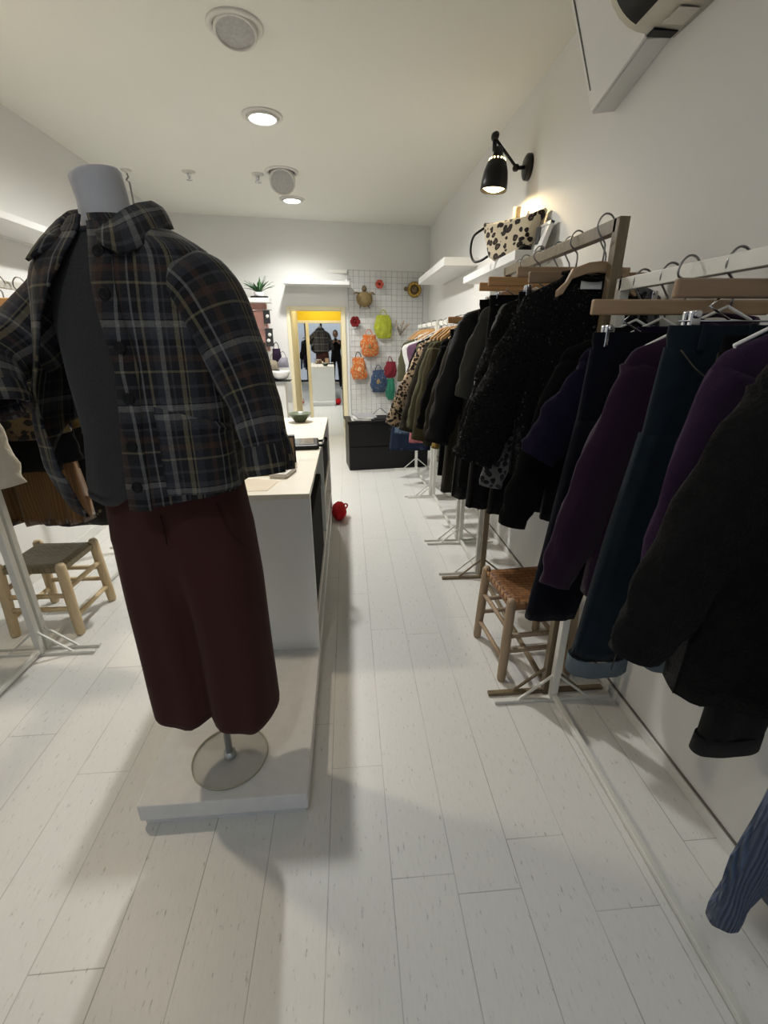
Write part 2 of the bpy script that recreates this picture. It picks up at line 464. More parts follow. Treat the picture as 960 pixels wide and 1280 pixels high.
# shop front behind the camera: dark frames, glass, daylight outside
m_dark_frame = mat('dark_window_frame', (.03, .032, .035), .4, .3)
mb = MB().box(XL, XR, YF - .1, YF, 0, .10).box(XL, XR, YF - .1, YF, 2.62, CEIL)
struct(mb.build('wall_front', m_wall, sm=False))
m_glass, nt, bs = newmat('shop_glass')
bs.inputs['Base Color'].default_value = (.9, .95, 1, 1); bs.inputs['Roughness'].default_value = .02; bs.inputs['Alpha'].default_value = .06
w = MB()
for x in (XL, -.55, .25, XR - .07): w.box(x, x + .07, YF - .08, YF - .02, .10, 2.62)
w.box(XL, XR, YF - .08, YF - .02, .10, .17).box(XL, XR, YF - .08, YF - .02, 2.52, 2.62).box(XL, XR, YF - .07, YF - .03, 2.02, 2.09)
wi = struct(w.build('window_1', m_dark_frame, sm=False, bevel=.004))
MB().box(XL, XR, YF - .053, YF - .047, .17, 2.52).build('pane', m_glass, wi, sm=False)

# ------------------------------------------------------------------ lights
def point(name, loc, e, col, r=.05):
    l = bpy.data.lights.new(name, 'POINT'); l.energy = e; l.color = col; l.shadow_soft_size = r
    o = bpy.data.objects.new(name, l); COL.objects.link(o); o.location = loc; return o
def spot(name, loc, aim, e, col, ang=110, blend=.6, r=.05):
    l = bpy.data.lights.new(name, 'SPOT'); l.energy = e; l.color = col; l.shadow_soft_size = r; l.spot_size = math.radians(ang); l.spot_blend = blend
    o = bpy.data.objects.new(name, l); COL.objects.link(o); o.location = loc
    o.rotation_euler = (Vector(aim) - Vector(loc)).to_track_quat('-Z', 'Y').to_euler(); return o

m_ring = mat('downlight_ring', (.62, .61, .57), .5, 0, .03)
m_ring_dk = mat('downlight_gap', (.10, .10, .09), .7)
m_bulb_off = mat('unlit_bulb_glass', (.36, .36, .35), .25, 0, .25, 60., .3, 150.)
m_bulb_on = emis('lit_bulb', (1, .97, .90), 14.)
def downlight(x, y, lit, label, tiltx=0., drop=0., r=.104):
    t = thing('ceiling_downlight', label, 'ceiling light', (x, y, CEIL), 0, 'recessed ceiling spotlights')
    MB().lathe([(r * 1.27, 0), (r * 1.27, -.006), (r * 1.2, -.010), (r, -.010), (r, .0)], n=40).build('trim_ring', m_ring, t)
    MB().lathe([(r * .995, -.001), (r * .6, -.002), (0.001, -.002)], n=32).build('recess', m_ring_dk, t)
    M = Matrix.Translation((0, 0, -.004 - drop)) @ Matrix.Rotation(tiltx, 4, 'X')
    MB().lathe([(r * .97, .03), (r * .97, -.014), (r * .86, -.018), (r * .84, -.010)], n=36).build('lamp_rim', m_ring, t, M=M)
    MB().lathe([(r * .84, -.010), (r * .6, -.014), (r * .3, -.016), (.001, -.0165)], n=32).build('bulb', m_bulb_on if lit else m_bulb_off, t, M=M)
    return t
downlight(-.483, 2.84, 0, 'unlit recessed ceiling spotlight nearest the plaid jacket mannequin', math.radians(-14), .012)
downlight(-.515, 3.76, 1, 'brightly lit recessed ceiling spotlight nearer the mannequin')
downlight(-.53, 4.82, 0, 'small unlit ceiling spotlight tilted out of its ring', math.radians(-48), .068, .116)
downlight(-.535, 5.66, 1, 'lit recessed ceiling spotlight nearest the back wall')
WARM, NEUT, COOL = (1, .84, .64), (1, .985, .945), (.86, .92, 1.)
spot('spot_mid', (-.515, 3.76, CEIL - .06), (-.5, 3.76, 0), 176, NEUT, 169, .7, .06)
spot('spot_far', (-.535, 5.66, CEIL - .06), (-.5, 5.66, 0), 92, NEUT, 150, .9, .06)
# ceiling lamps outside the picture; the one by the shop window is added
downlight(-1.78, 1.95, 1, 'lit recessed ceiling spotlight over the left clothes rack')
downlight(-.45, -.35, 1, 'added lit recessed ceiling spotlight, out of view, just inside the shop window')
spot('spot_left', (-1.78, 1.95, CEIL - .06), (-1.6, 1.95, 0), 66, WARM, 152, .9, .06)
spot('fill_front', (-.45, -.35, CEIL - .06), (-.45, -.35, 0), 17, NEUT, 170, .6, .06)
spot('fill_recess', (-.4, 7.05, 2.28), (-.4, 7.05, 0), 20, (1, .93, .7), 150, .9, .05)  # added light with no fitting, brightens the fitting room

def sprinkler(x, y, label):
    t = thing('sprinkler_head', label, 'sprinkler', (x, y, CEIL), 0, 'ceiling sprinkler heads')
    MB().lathe([(.058, 0), (.058, -.005), (.03, -.012), (.018, -.014)], n=20).build('escutcheon', m_ring, t)
    MB().lathe([(.015, -.012), (.015, -.042), (.007, -.045), (.007, -.058), (.027, -.060), (.027, -.063), (.001, -.064)], n=12).build('nozzle', m_chrome, t)
sprinkler(-1.35, 4.88, 'small chrome sprinkler left of the other on the ceiling')
sprinkler(-.755, 4.90, 'small chrome sprinkler beside the tilted unlit ceiling spotlight')
# small ceiling fitting with a hanging wire, right behind the mannequin's neck
t = thing('ceiling_hook', 'small white ceiling hook with a thin hanging wire behind the mannequin neck', 'hook', (-1.88, 4.87, CEIL))
MB().lathe([(.045, 0), (.045, -.006), (.01, -.014), (.008, -.03)], n=16).build('rose', m_ring, t)
MB().tube([(0, 0, -.02), (.01, 0, -.05), (-.012, 0, -.075), (.012, 0, -.09), (.02, 0, -.40)], .008, 6).build('wire', m_steel, t)

# daylight through the shop window
W = bpy.data.worlds.new('overcast_sky'); S.world = W; W.use_nodes = True
wn = W.node_tree; bg = wn.nodes['Background']
sk = wn.nodes.new('ShaderNodeTexSky'); sk.sky_type = 'HOSEK_WILKIE'; sk.turbidity = 6; sk.ground_albedo = .4; sk.sun_direction = (.2, .5, .85)
hs = wn.nodes.new('ShaderNodeHueSaturation'); hs.inputs['Saturation'].default_value = .55
wn.links.new(sk.outputs[0], hs.inputs['Color']); wn.links.new(hs.outputs[0], bg.inputs[0]); bg.inputs[1].default_value = 2.3
l = bpy.data.lights.new('window_portal', 'AREA'); l.shape = 'RECTANGLE'; l.size = XR - XL; l.size_y = 2.4; l.cycles.is_portal = True
o = bpy.data.objects.new('window_portal', l); COL.objects.link(o); o.location = ((XL + XR) / 2, YF - .12, 1.36); o.rotation_euler = (PI / 2, 0, PI)
o.rotation_euler = Vector((0, 1, 0)).to_track_quat('-Z', 'Z').to_euler()

vs = S.view_settings; S.display_settings.display_device = 'sRGB'
vs.view_transform = 'Standard'; vs.look = 'None'; vs.gamma = 1; vs.use_curve_mapping = False; vs.exposure = 0.24
S.cycles.max_bounces = 8; S.cycles.diffuse_bounces = 5; S.cycles.glossy_bounces = 4; S.cycles.caustics_reflective = False; S.cycles.caustics_refractive = False
S.cycles.use_denoising = True
# ------------------------------------------------------------------ platform and counter
t = thing('display_platform', 'low scuffed white platform carrying the mannequin and the counter', 'platform', (-.448, 2.45, 0))
M0 = Matrix.Translation((.448, -2.45, 0))
MB().box(-.722, -.176, 1.05, 3.92, .03, .098, M0).build('deck', m_scuff, t, sm=False, bevel=.004)
MB().box(-.712, -.186, 1.062, 3.91, 0, .03, M0).build('plinth', m_scuff, t, sm=False, bevel=.002)
t = thing('sales_counter', 'long white sales counter with pale top and open side shelves', 'counter', (-.475, 2.78, .098))
M0 = Matrix.Translation((.475, -2.78, -.098))
def part(nm, m, *b, p=None, bev=.002): return MB().box(*b, M0).build(nm, m, p or t, sm=False, bevel=bev)
CX0, CX1 = -.775, -.176
part('worktop', m_pale_ply, CX0, CX1, 1.796, 3.765, .868, .892)
part('end_panel', m_white, CX0, CX1, 1.798, 1.826, .098, .868)
part('end_panel', m_white, CX0, CX1, 3.735, 3.763, .098, .868)
part('back_panel', m_white, CX0, CX0 + .02, 1.826, 3.735, .098, .868)
part('divider', m_white, CX0 + .02, CX1 - .004, 2.86, 2.885, .098, .868)
part('shelf_board', m_pale_ply, CX0 + .02, CX1 - .004, 2.885, 3.735, .50, .53)
part('bottom_board', m_white, CX0 + .02, CX1 - .002, 1.826, 3.735, .225, .255)
m_blackbox = fabric('black_felt', (.008, .008, .009), .3)
def crate(nm, lab, x0, x1, y0, y1, z0, z1):
    t = thing(nm, lab, 'box', ((x0 + x1) / 2, (y0 + y1) / 2, z0)); w, d, h = (x1 - x0) / 2, (y1 - y0) / 2, z1 - z0
    MB().box(-w, w, -d, d, 0, h * .86).build('box_body', m_blackbox, t, sm=False, bevel=.012)
    MB().box(-w - .004, w + .004, -d - .004, d + .004, h * .86, h).build('lid', m_blackbox, t, sm=False, bevel=.008)
crate('storage_box', 'black fabric box on the lowest shelf of the white counter', -.50, -.186, 1.86, 2.62, .256, .74)
crate('storage_box', 'flat black box behind the divider on the upper counter shelf', -.50, -.186, 2.92, 3.28, .531, .80)
crate('storage_box', 'dark box at the far end of the counter shelf', -.50, -.190, 3.34, 3.70, .531, .74)
m_red = fabric('red_cloth', (.42, .012, .015), .4)
t = thing('red_bag', 'crumpled red fabric bag poking out beside the counter', 'bag', (-.115, 3.72, .0))
rings = []
for i in range(11):
    v = i / 10; r = .085 * math.sin(PI * min(1, .12 + v * .80)) ** .7
    rings.append([Vector((r * .75 * (1 + .35 * nz(3 * math.cos(a), 3 * math.sin(a), v * 3)) * math.cos(a), r * 1.5 * (1 + .3 * nz(2 * math.cos(a) + 5, 2 * math.sin(a), v * 2)) * math.sin(a), .15 * v)) for a in (2 * PI * k / 24 for k in range(24))])
MB().grid(rings, True, True, True).build('bag_body', m_red, t, sub=1)
MB().tube(curve_pts([(0, -.07, .12), (.05, -.04, .15), (.075, .02, .12), (.06, .07, .07), (.03, .08, .08)], 16), .007, 6).build('strap', m_red, t)

# ------------------------------------------------------------------ garment racks
def rack(name, label, cx, y0, y1, zt, m, wpost=.03, foot=.262, rail=(.03, .036)):
    t = thing(name, label, 'clothes rack', (cx, (y0 + y1) / 2, 0), 0, 'floor standing clothes racks')
    h = (y1 - y0) / 2
    for s in (-1, 1):
        y = s * h
        MB().box(-wpost / 2, wpost / 2, y - wpost / 2, y + wpost / 2, .0, zt).build('post', m, t, sm=False, bevel=.002)
        MB().box(-foot, foot, y - .011, y + .011, 0, .016).build('foot', m, t, sm=False, bevel=.0015)
        for k in (-1, 1):
            MB().bar((k * .012, y, .135), (k * .155, y, .012), .009, .009, (0, 1, 0)).build('brace', m, t, sm=False)
    MB().box(-rail[0] / 2, rail[0] / 2, -h, h, zt - rail[1], zt).build('top_rail', m, t, sm=False, bevel=.002)
    MB().box(-.010, .010, -h, h, .022, .042).build('bottom_rail', m, t, sm=False, bevel=.002)
    return t
m_rackw = mat('white_rack_paint', (.66, .66, .61), .5, .1, .06, 15.)
rack('clothes_rack', 'white clothes rack nearest in front on the right, holding purple and black clothes', .862, .18, 1.485, 1.672, m_rackw)
rack('clothes_rack', 'brown bronze clothes rack holding the black sequin sweater', .852, 1.535, 2.577, 1.845, m_gold, .034, .266, (.034, .04))
rack('clothes_rack', 'short white clothes rack just beyond the bronze rack', .838, 2.64, 3.115, 1.64, m_rackw)
rack('clothes_rack', 'white clothes rack between the long coat and the leopard blouse', .825, 3.175, 4.205, 1.64, m_rackw)
rack('clothes_rack', 'white clothes rack farthest away beside the black drawer cabinet', .80, 4.24, 5.26, 1.64, m_rackw)
rack('clothes_rack', 'white clothes rack on the left holding the cream fleece coat', -1.60, .75, 1.985, 1.76, m_rackw)
rack('clothes_rack', 'white clothes rack on the left beside the pale stool', -1.60, 2.035, 3.25, 1.76, m_rackw)

# ------------------------------------------------------------------ stools
m_pole_pale = wood('pale_peeled_wood', (.60, .47, .29), (.50, .37, .20), 6., 'Z', .6)
m_pole_tan = wood('tan_wood', (.35, .255, .165), (.28, .20, .125), 6., 'Z', .55)
def weave(name, c1, c2, sc):
    m, nt, b = newmat(name)
    tc = N(nt, 'ShaderNodeTexCoord')
    br = N(nt, 'ShaderNodeTexBrick', i_Scale=sc, i_Mortar_Size=.035); br.offset = .5
    br.inputs['Color1'].default_value = rgb(c1); br.inputs['Color2'].default_value = rgb(c2); br.inputs['Mortar'].default_value = rgb(tuple(v * .3 for v in c1))
    br.inputs['Brick Width'].default_value = .9; br.inputs['Row Height'].default_value = .35
    nt.links.new(tc.outputs['Object'], br.inputs['Vector']); nt.links.new(br.outputs['Color'], b.inputs['Base Color'])
    b.inputs['Roughness'].default_value = .5
    bp = N(nt, 'ShaderNodeBump', i_Strength=.8, i_Distance=.006); bp.invert = True
    nt.links.new(br.outputs['Fac'], bp.inputs['Height']); nt.links.new(bp.outputs[0], b.inputs['Normal'])
    return m
m_weave = weave('woven_brown_leather', (.20, .085, .030), (.26, .12, .045), 16.)
m_rush = weave('woven_rush', (.20, .16, .085), (.27, .215, .125), 30.)
def stool(name, label, c, rz, w, d, h, mleg, mseat, r=.021, strips=False):
    t = thing(name, label, 'stool', c, rz)
    L = {}
    for sx in (-1, 1):
        for sy in (-1, 1):
            a = Vector((sx * (w / 2 + .01), sy * (d / 2 + .01), 0)); b = Vector((sx * w / 2 * .96, sy * d / 2 * .96, h))
            L[sx, sy] = (a, b)
            MB().tube([a, a + (b - a) * .03, a + (b - a) * .5 + Vector((nz(sx, sy) * .004, 0, 0)), a + (b - a) * .97, b], [r * .75, r * .92, r, r * .96, r * .7], 12).build('leg', mleg, t)
    def pt(k, z): a, b = L[k]; return a + (b - a) * (z / h)
    for k1, k2, zz in (((-1, -1), (-1, 1), (.11, .28)), ((1, -1), (1, 1), (.11, .28)), ((-1, -1), (1, -1), (.16, .24)), ((-1, 1), (1, 1), (.16, .24))):
        for z in zz:
            z = z * h / .43
            MB().tube([pt(k1, z), pt(k1, z).lerp(pt(k2, z), .5), pt(k2, z)], r * .52, 8).build('stretcher', mleg, t)
    # woven seat with a sagging middle and rolled edges
    rings = []; n = 13
    for i in range(n):
        row = []
        for j in range(n):
            u, v = i / (n - 1) * 2 - 1, j / (n - 1) * 2 - 1
            sag = -.020 * (1 - u * u) * (1 - v * v)
            row.append(Vector((u * w / 2, v * d / 2, h - .006 + sag + (-.016 if max(abs(u), abs(v)) > .99 else 0))))
        rings.append(row)
    s = MB(); s.grid(rings, False); 
    lo = [[p - Vector((0, 0, .028)) for p in row] for row in rings]; s.grid(lo, False)
    edge = lambda g: [g[0][j] for j in range(n)] + [g[i][-1] for i in range(1, n)] + [g[-1][j] for j in range(n - 2, -1, -1)] + [g[i][0] for i in range(n - 2, 0, -1)]
    s.grid([edge(rings), edge(lo)], True)
    st = s.build('seat', mseat, t)
    if strips:
        for k in range(9):
            x = -w / 2 + (k + .5) * w / 9
            MB().bar((x, -d / 2 - .004, h - .022), (x, -d / 2 - .004, h - .004), w / 9 * .62, .006, (0, 1, 0)).build('strap_fold', m_strap, st, sm=False, bevel=.002)
            y = -d / 2 + (k + .5) * d / 9
            MB().bar((-w / 2 - .004, y, h - .022), (-w / 2 - .004, y, h - .004), d / 9 * .62, .006, (1, 0, 0)).build('strap_fold', m_strap, st, sm=False, bevel=.002)
    return t
m_strap = mat('tan_leather_fold', (.42, .22, .09), .5)
stool('woven_stool', 'wooden stool with woven brown leather seat under the right clothes racks', (.83, 1.80, 0), math.radians(4), .315, .315, .43, m_pole_tan, m_weave, .022, True)
stool('rush_stool', 'pale peeled wood stool with rush seat beside the left rack', (-1.665, 2.325, 0), math.radians(-1), .32, .32, .42, m_pole_pale, m_rush, .026)

# ------------------------------------------------------------------ wall shelves, lamp, hanging heater
def shelf(name, label, x0, x1, y0, y1, z0, z1):
    t = thing(name, label, 'shelf', ((x0 + x1) / 2, (y0 + y1) / 2, z0))
    w, d = (x1 - x0) / 2, (y1 - y0) / 2
    MB().box(-w, w, -d, d, 0, z1 - z0).build('shelf_board', m_white, t, sm=False, bevel=.002)
    wx = w if x1 > 0 else -w
    MB().box(min(wx, wx * .86), max(wx, wx * .86), -d * .9, d * .9, -.008, 0).build('wall_bracket', m_white, t, sm=False)
    return t
shelf('wall_shelf', 'white floating shelf carrying the leopard print bag', .925, XR, 2.70, 3.86, 1.900, 1.948)
shelf('wall_shelf', 'empty white floating shelf beyond the leopard bag, near the back wall', .85, XR, 4.28, 5.75, 2.085, 2.150)
shelf('wall_shelf', 'white floating shelf high on the left wall behind the plaid jacket', XL, -1.80, 1.6, 4.1, 2.100, 2.138)

m_lampwarm = emis('warm_bulb', (1, .72, .34), 14.)
t = thing('wall_lamp', 'black adjustable wall lamp with lit bell shade over the bag shelf', 'lamp', (XR, 3.24, 2.48))
MB().lathe([(.001, -.030), (.055, -.030), (.068, -.022), (.070, -.004), (.070, 0)], axis=(1, 0, 0), n=28).build('wall_plate', m_black, t)
MB().tube([(-.03, 0, 0), (-.085, 0, -.008)], .011, 10).lathe([(.001, -.022), (.016, -.018), (.021, 0), (.016, .018), (.001, .022)], c=(-.085, 0, -.005), axis=(0, 1, 0), n=14).build('elbow_joint', m_black, t)
MB().tube([(-.085, 0, .0), (-.222, 0, .135)], .0085, 10).build('arm', m_black, t)
MB().lathe([(.001, -.03), (.018, -.026), (.024, 0), (.018, .026), (.001, .03)], c=(-.228, 0, .148), axis=(0, 1, 0), n=14).tube([(-.228, 0, .148), (-.226, 0, .075)], .013, 10).build('head_joint', m_black, t)
SM = Matrix.Translation((-.215, 0, -.125)) @ Matrix.Rotation(math.radians(4), 4, 'Y')
sh = MB().lathe([(.078, 0), (.080, .002), (.078, .05), (.070, .10), (.056, .142), (.044, .160), (.030, .175), (.024, .215), (.012, .225), (.001, .226)], n=32).build('shade', m_black, t, solid=.003, M=SM)
vh = MB()
for k in range(14):
    a = 2 * PI * k / 14
    vh.lathe([(.001, -.003), (.0045, -.003), (.0045, .003), (.001, .003)], c=(.0475 * math.cos(a), .0475 * math.sin(a), .158), axis=(math.cos(a), math.sin(a), .5), n=8)
vh.build('vent_glow', m_lampwarm, sh, M=SM)  # glowing discs stand for lamplight escaping through the shade
MB().lathe([(.001, -.016), (.040, -.012), (.066, .002), (.064, .02), (.045, .05), (.022, .08)], c=(0, 0, .012), n=20).build('bulb', m_lampwarm, t, M=SM)
spot('spot_wall_lamp', (XR - .217, 3.24, 2.372), (XR - .15, 3.2, 0), 62, (1, .74, .40), 166, .35, .05)

t = thing('heater_cabinet', 'white slanted boxed panel high on the right wall under the ceiling', 'wall unit', (XR, 2.11, 2.38))
def wedge(pf, pn, y0, y1):
    m_ = MB(); m_.grid([[Vector((x, y1, z)) for x, z in pf], [Vector((x, y0, z)) for x, z in pn]], True, True, True); return m_
far = [(0, .008), (-.092, -.004), (-.25, .38), (-.29, .499), (0, .499)]
near = [(0, .088), (-.088, .080), (-.24, .42), (-.275, .499), (0, .499)]
wedge(far, near, -.165, .165).build('box_body', m_white, t, sm=False, bevel=.002)
wedge([(-.098, -.004), (-.106, -.002), (-.262, .38), (-.302, .499), (-.292, .499), (-.252, .38)], [(-.094, .080), (-.102, .082), (-.252, .42), (-.287, .499), (-.277, .499), (-.242, .42)], -.175, .15).build('front_panel', m_white, t, sm=False)
MB().grid([[Vector((x, y, z)) for x, z in ((-.130, .060), (-.2545, .36))] for y in (.128, .136)], False).build('panel_gap_shadow', m_ring_dk, t, sm=False, solid=.002)  # dark strip laid on the front as the shadow of a panel gap
m_ivory = mat('ivory_plastic', (.62, .60, .52), .4)
t = thing('air_conditioner', 'rounded ivory air conditioner with dark outlets by the white wall panel', 'air conditioner', (XR, 1.50, 2.46))
prof = [(0, 0), (-.10, .005)] + [(-.10 - .17 * math.sin(a) , .175 - .17 * math.cos(a)) for a in (PI * k / 14 for k in range(1, 14))] + [(-.10, .345), (0, .35)]
MB().prism(prof, 'y', -.42, .43).build('casing', m_ivory, t, sm=True)
for k in (0, 1, 2):
    mb = MB()
    mb.grid([[Vector((-.10 - .1725 * math.sin(a), y, .175 - .1725 * math.cos(a))) for a in (.35 + .95 * j / 8 for j in range(9))] for y in (-.38 + k * .27, -.14 + k * .27)], False)
    mb.build('air_outlet', m_black_lac, t)
MB().box(-.098, -.012, .392, .4305, -.002, .004).build('end_gap_shade', m_black_lac, t, sm=False)  # black slab standing in for the shaded gap beside the wall panel
MB().bar((-.262, -.40, .10), (-.262, .40, .10), .006, .035, (-.5, 0, .8)).build('louvre_blade', m_ivory, t, sm=False)
MB().box(-.09, -.02, .28, .36, -.003, .0).build('access_plate', m_ivory, t, sm=False, bevel=.002)

# ------------------------------------------------------------------ drawer cabinet by the grid
t = thing('drawer_cabinet', 'low black lacquered two drawer cabinet below the wire grid', 'cabinet', (-.012, 5.268, 0), math.atan(.112))
MB().box(0, .98, 0, .40, .0, .565).build('cabinet_body', m_black_lac, t, sm=False, bevel=.003)
MB().box(-.012, .99, -.012, .41, .565, .595).build('cabinet_top', m_black_lac, t, sm=False, bevel=.003)
for k, (z0, z1) in enumerate(((.012, .285), (.292, .56))):
    d = MB().box(.012, .968, -.016, 0, z0, z1).build('drawer', m_black_lac, t, sm=False, bevel=.004)
    MB().lathe([(.001, -.03), (.012, -.028), (.014, -.02), (.006, -.014), (.006, 0)], c=(.50, -.014, z1 - .06), axis=(0, 1, 0), n=12).build('knob', m_black, d)
# ------------------------------------------------------------------ hangers
def hanger(kind, label, x, y, zrail, drop, w=.21, m=None, group='clothes hangers on the racks', rz=0.):
    """zrail = top of the rail; drop = distance from rail top down to the wood"""
    t = thing('clothes_hanger', label, 'hanger', (x, y, zrail), rz, group)
    P = [(.006, 0, -drop), (.006, 0, -drop * .62), (-.004, 0, -drop * .48), (-.026, 0, -.028), (-.025, 0, -.004), (-.010, 0, .014), (.010, 0, .013), (.024, 0, -.002), (.029, 0, -.020)]
    MB().tube(curve_pts(P, 26), .0028, 6).build('hook', m_steel, t)
    if kind == 'bow':
        m = m or m_beech
        pts = [(0, .0), (.04, -.004), (.09, -.022), (w * .8, -.060), (w, -.085), (w, -.105), (w * .85, -.095), (.09, -.052), (.04, -.036), (0, -.032)]
        pts = [(a, b - drop) for a, b in pts] + [(-a, b - drop) for a, b in pts[-2:0:-1]]
        MB().prism(pts, 'y', -.009, .009).build('shoulder_bar', m, t, sm=False, bevel=.003)
    elif kind == 'clip':
        m = m or m_beech
        MB().box(-w, w, -.007, .007, -drop - .036, -drop).build('bar', m, t, sm=False, bevel=.004)
        wire = MB()
        for s in (-1, 1):
            wire.tube([(s * w * .55, 0, -drop - .034), (s * w * .62, .004, -drop - .05), (s * w * .40, .004, -drop - .075)], .0025, 6)
        wire.tube([(-w * .9, 0, -drop - .078), (w * .9, 0, -drop - .078)], .0022, 6)
        wire.build('clip_wire', m_chrome, t)
        for s in (-1, 1):
            c = MB().box(s * w * .78 - .011, s * w * .78 + .011, -.014, -.004, -drop - .112, -drop - .06).box(s * w * .78 - .011, s * w * .78 + .011, .004, .014, -drop - .112, -drop - .06)
            c.tube([(s * w * .78, -.02, -drop - .066), (s * w * .78, .02, -drop - .066)], .008, 8)
            c.build('clip', m_chrome, t, sm=False, bevel=.002)
    elif kind == 'wire':
        pts = [(0, 0, -drop), (w * .5, 0, -drop - .04), (w, 0, -drop - .085), (w * .95, 0, -drop - .10), (-w * .95, 0, -drop - .10), (-w, 0, -drop - .085), (-w * .5, 0, -drop - .04), (0, 0, -drop)]
        MB().tube(pts, .0035, 6).build('frame', m or m_white, t)
    return t

# ------------------------------------------------------------------ hanging clothes
def ring(hw, ht, z, n, seed, fold, k=9, yo=0., xo=0., p=.75, lat=0.):
    out = []
    for j in range(n):
        a = 2 * PI * j / n
        c, s = math.cos(a), math.sin(a)
        f = fold * (math.sin(k * a + seed * 1.7 + 2.0 * nz(seed, z * 2)) * .5 + nz(c * 2.2 + seed, s * 2.2, z * 3.5 + seed))
        x = hw * math.copysign(abs(c) ** p, c) * (1 + f * lat)
        y = ht * math.copysign(abs(s) ** .8, s) + f * ht * 1.1 + .35 * fold * ht * math.sin(x * 38 + seed)
        out.append(Vector((x + xo, y + yo, z)))
    return out

def sleeve_mb(path, radii, seed, n=28, flat=1.0, m=26, fold=.20):
    """hollow-ended sleeve; radii table over t with (rx, ry)"""
    P = curve_pts(path, m)
    rings = []
    for i, p in enumerate(P):
        t = i / (m - 1)
        rx, ry = interp(radii, t)
        d = (P[min(i + 1, m - 1)] - P[max(i - 1, 0)]).normalized()
        s = Vector((1, 0, 0)); s = (s - d * d.dot(s)).normalized(); u = d.cross(s)
        row = []
        for k in range(n):
            a = 2 * PI * k / n
            w = 1 + fold * nz(math.cos(a) * 1.6 + seed, math.sin(a) * 1.6, t * 6 + seed) + fold * .35 * math.sin(t * 34 + 3 * a + seed) * smooth(t * 2) 
            row.append(p + s * math.cos(a) * rx * w + u * math.sin(a) * ry * w)
        rings.append(row)
    # turn the end inwards
    c = sum(rings[-1], Vector()) / n; d = (P[-1] - P[-3]).normalized()
    rings.append([c + (q - c) * .86 + d * .001 for q in rings[-1]])
    rings.append([c + (q - c) * .80 - d * .05 for q in rings[-2]])
    mb = MB(); mb.grid(rings, True, True, True)
    return mb

def top(name, label, cat, x, y, zn, m, sh=.22, hem=.50, hemw=None, th=.035, slv=None, group=None, seed=1., rz=0., fold=.25, neck=.07, slope=.075, msl=None, sleeve_sides=(-1, 1), collar=None, trim=None, chest=None, hemdip=0.):
    """a knit, shirt, dress or coat hanging from its shoulders; slv=(dx, dz, r0, r1[, ry])"""
    t = thing(name, label, cat, (x, y, zn), rz, group)
    hemw = hemw or sh * .95; chest = chest or sh * .86
    tab = [(0, neck * .95, .6), (.012, neck * 1.1, .7), (.035, neck + (sh - neck) * .45, .8), (slope * .8, neck + (sh - neck) * .88, .9), (slope + .01, sh * .985, .95), (slope + .06, sh * .97, 1.), (slope + .16, chest, 1.1), (hem * .72, chest + (hemw - chest) * .6, 1.2), (hem, hemw, 1.25)]
    rows = []
    zs = [0, .012, .024, .04, .058, slope * .9, slope + .012, slope + .035, slope + .07]
    zs += [zs[-1] + (hem - zs[-1]) * i / 16 for i in range(1, 17)]
    for z in zs:
        hw, k = interp(tab, z)
        v = smooth((z - slope) / max(.01, hem - slope))
        rows.append(ring(hw, th * k * (.75 + .45 * v), -z, 44, seed, fold * (.25 + .75 * v)))
    if hemdip:
        for r in rows[-6:]:
            for q in r: q.z -= hemdip * max(0., q.x / hemw) 
    last = rows[-1]
    rows.append([Vector((p.x * .97, p.y * .8, p.z + .002)) for p in last]); rows.append([Vector((p.x * .94, p.y * .7, p.z + .05)) for p in last])
    mb = MB(); mb.grid(rows, True, False, True)
    mb.build('body', m, t)
    if slv:
        dx, dz, r0, r1 = slv[:4]; ry = slv[4] if len(slv) > 4 else .75; yb = slv[5] if len(slv) > 5 else 0.
        for s in sleeve_sides:
            dx = slv[0] if s < 0 or x < 0 else min(slv[0], 1.128 - x - sh - r1)
            a0 = -slope - r0 * .38
            pth = [(s * (sh - r0 * 1.0), 0, a0), (s * (sh - r0 * .80), 0, a0 - .05), (s * (sh - r0 * .62 + (dx + r0 * .62) * .42), yb * .4, a0 - .04 + (-dz - a0 + .04) * .42), (s * (sh - r0 * .62 + (dx + r0 * .62) * .8), yb * .8, a0 - .04 + (-dz - a0 + .04) * .8), (s * (sh + dx), yb, -dz)]
            sleeve_mb(pth, [(0, r0 * .84, r0 * .33), (.10, r0 * .98, r0 * .40), (.3, r0 * 1.02, r0 * ry * .62), (.7, (r0 + r1) / 2 * 1.04, (r0 + r1) / 2 * ry * .66), (1, r1, r1 * ry * .8)], seed + s * 3).build('sleeve', msl or m, t)
    if collar:
        MB().tube(curve_pts([(-neck * 1.05, -th * .2, .004), (-neck * .6, -th * .9, -.012), (0, -th * 1.2, -.02), (neck * .6, -th * .9, -.012), (neck * 1.05, -th * .2, .004), (neck * .6, th * .7, .012), (0, th * .8, .016), (-neck * .6, th * .7, .012), (-neck * 1.05, -th * .2, .004)], 33), .006, 8).build('neckband', collar, t)
    return t

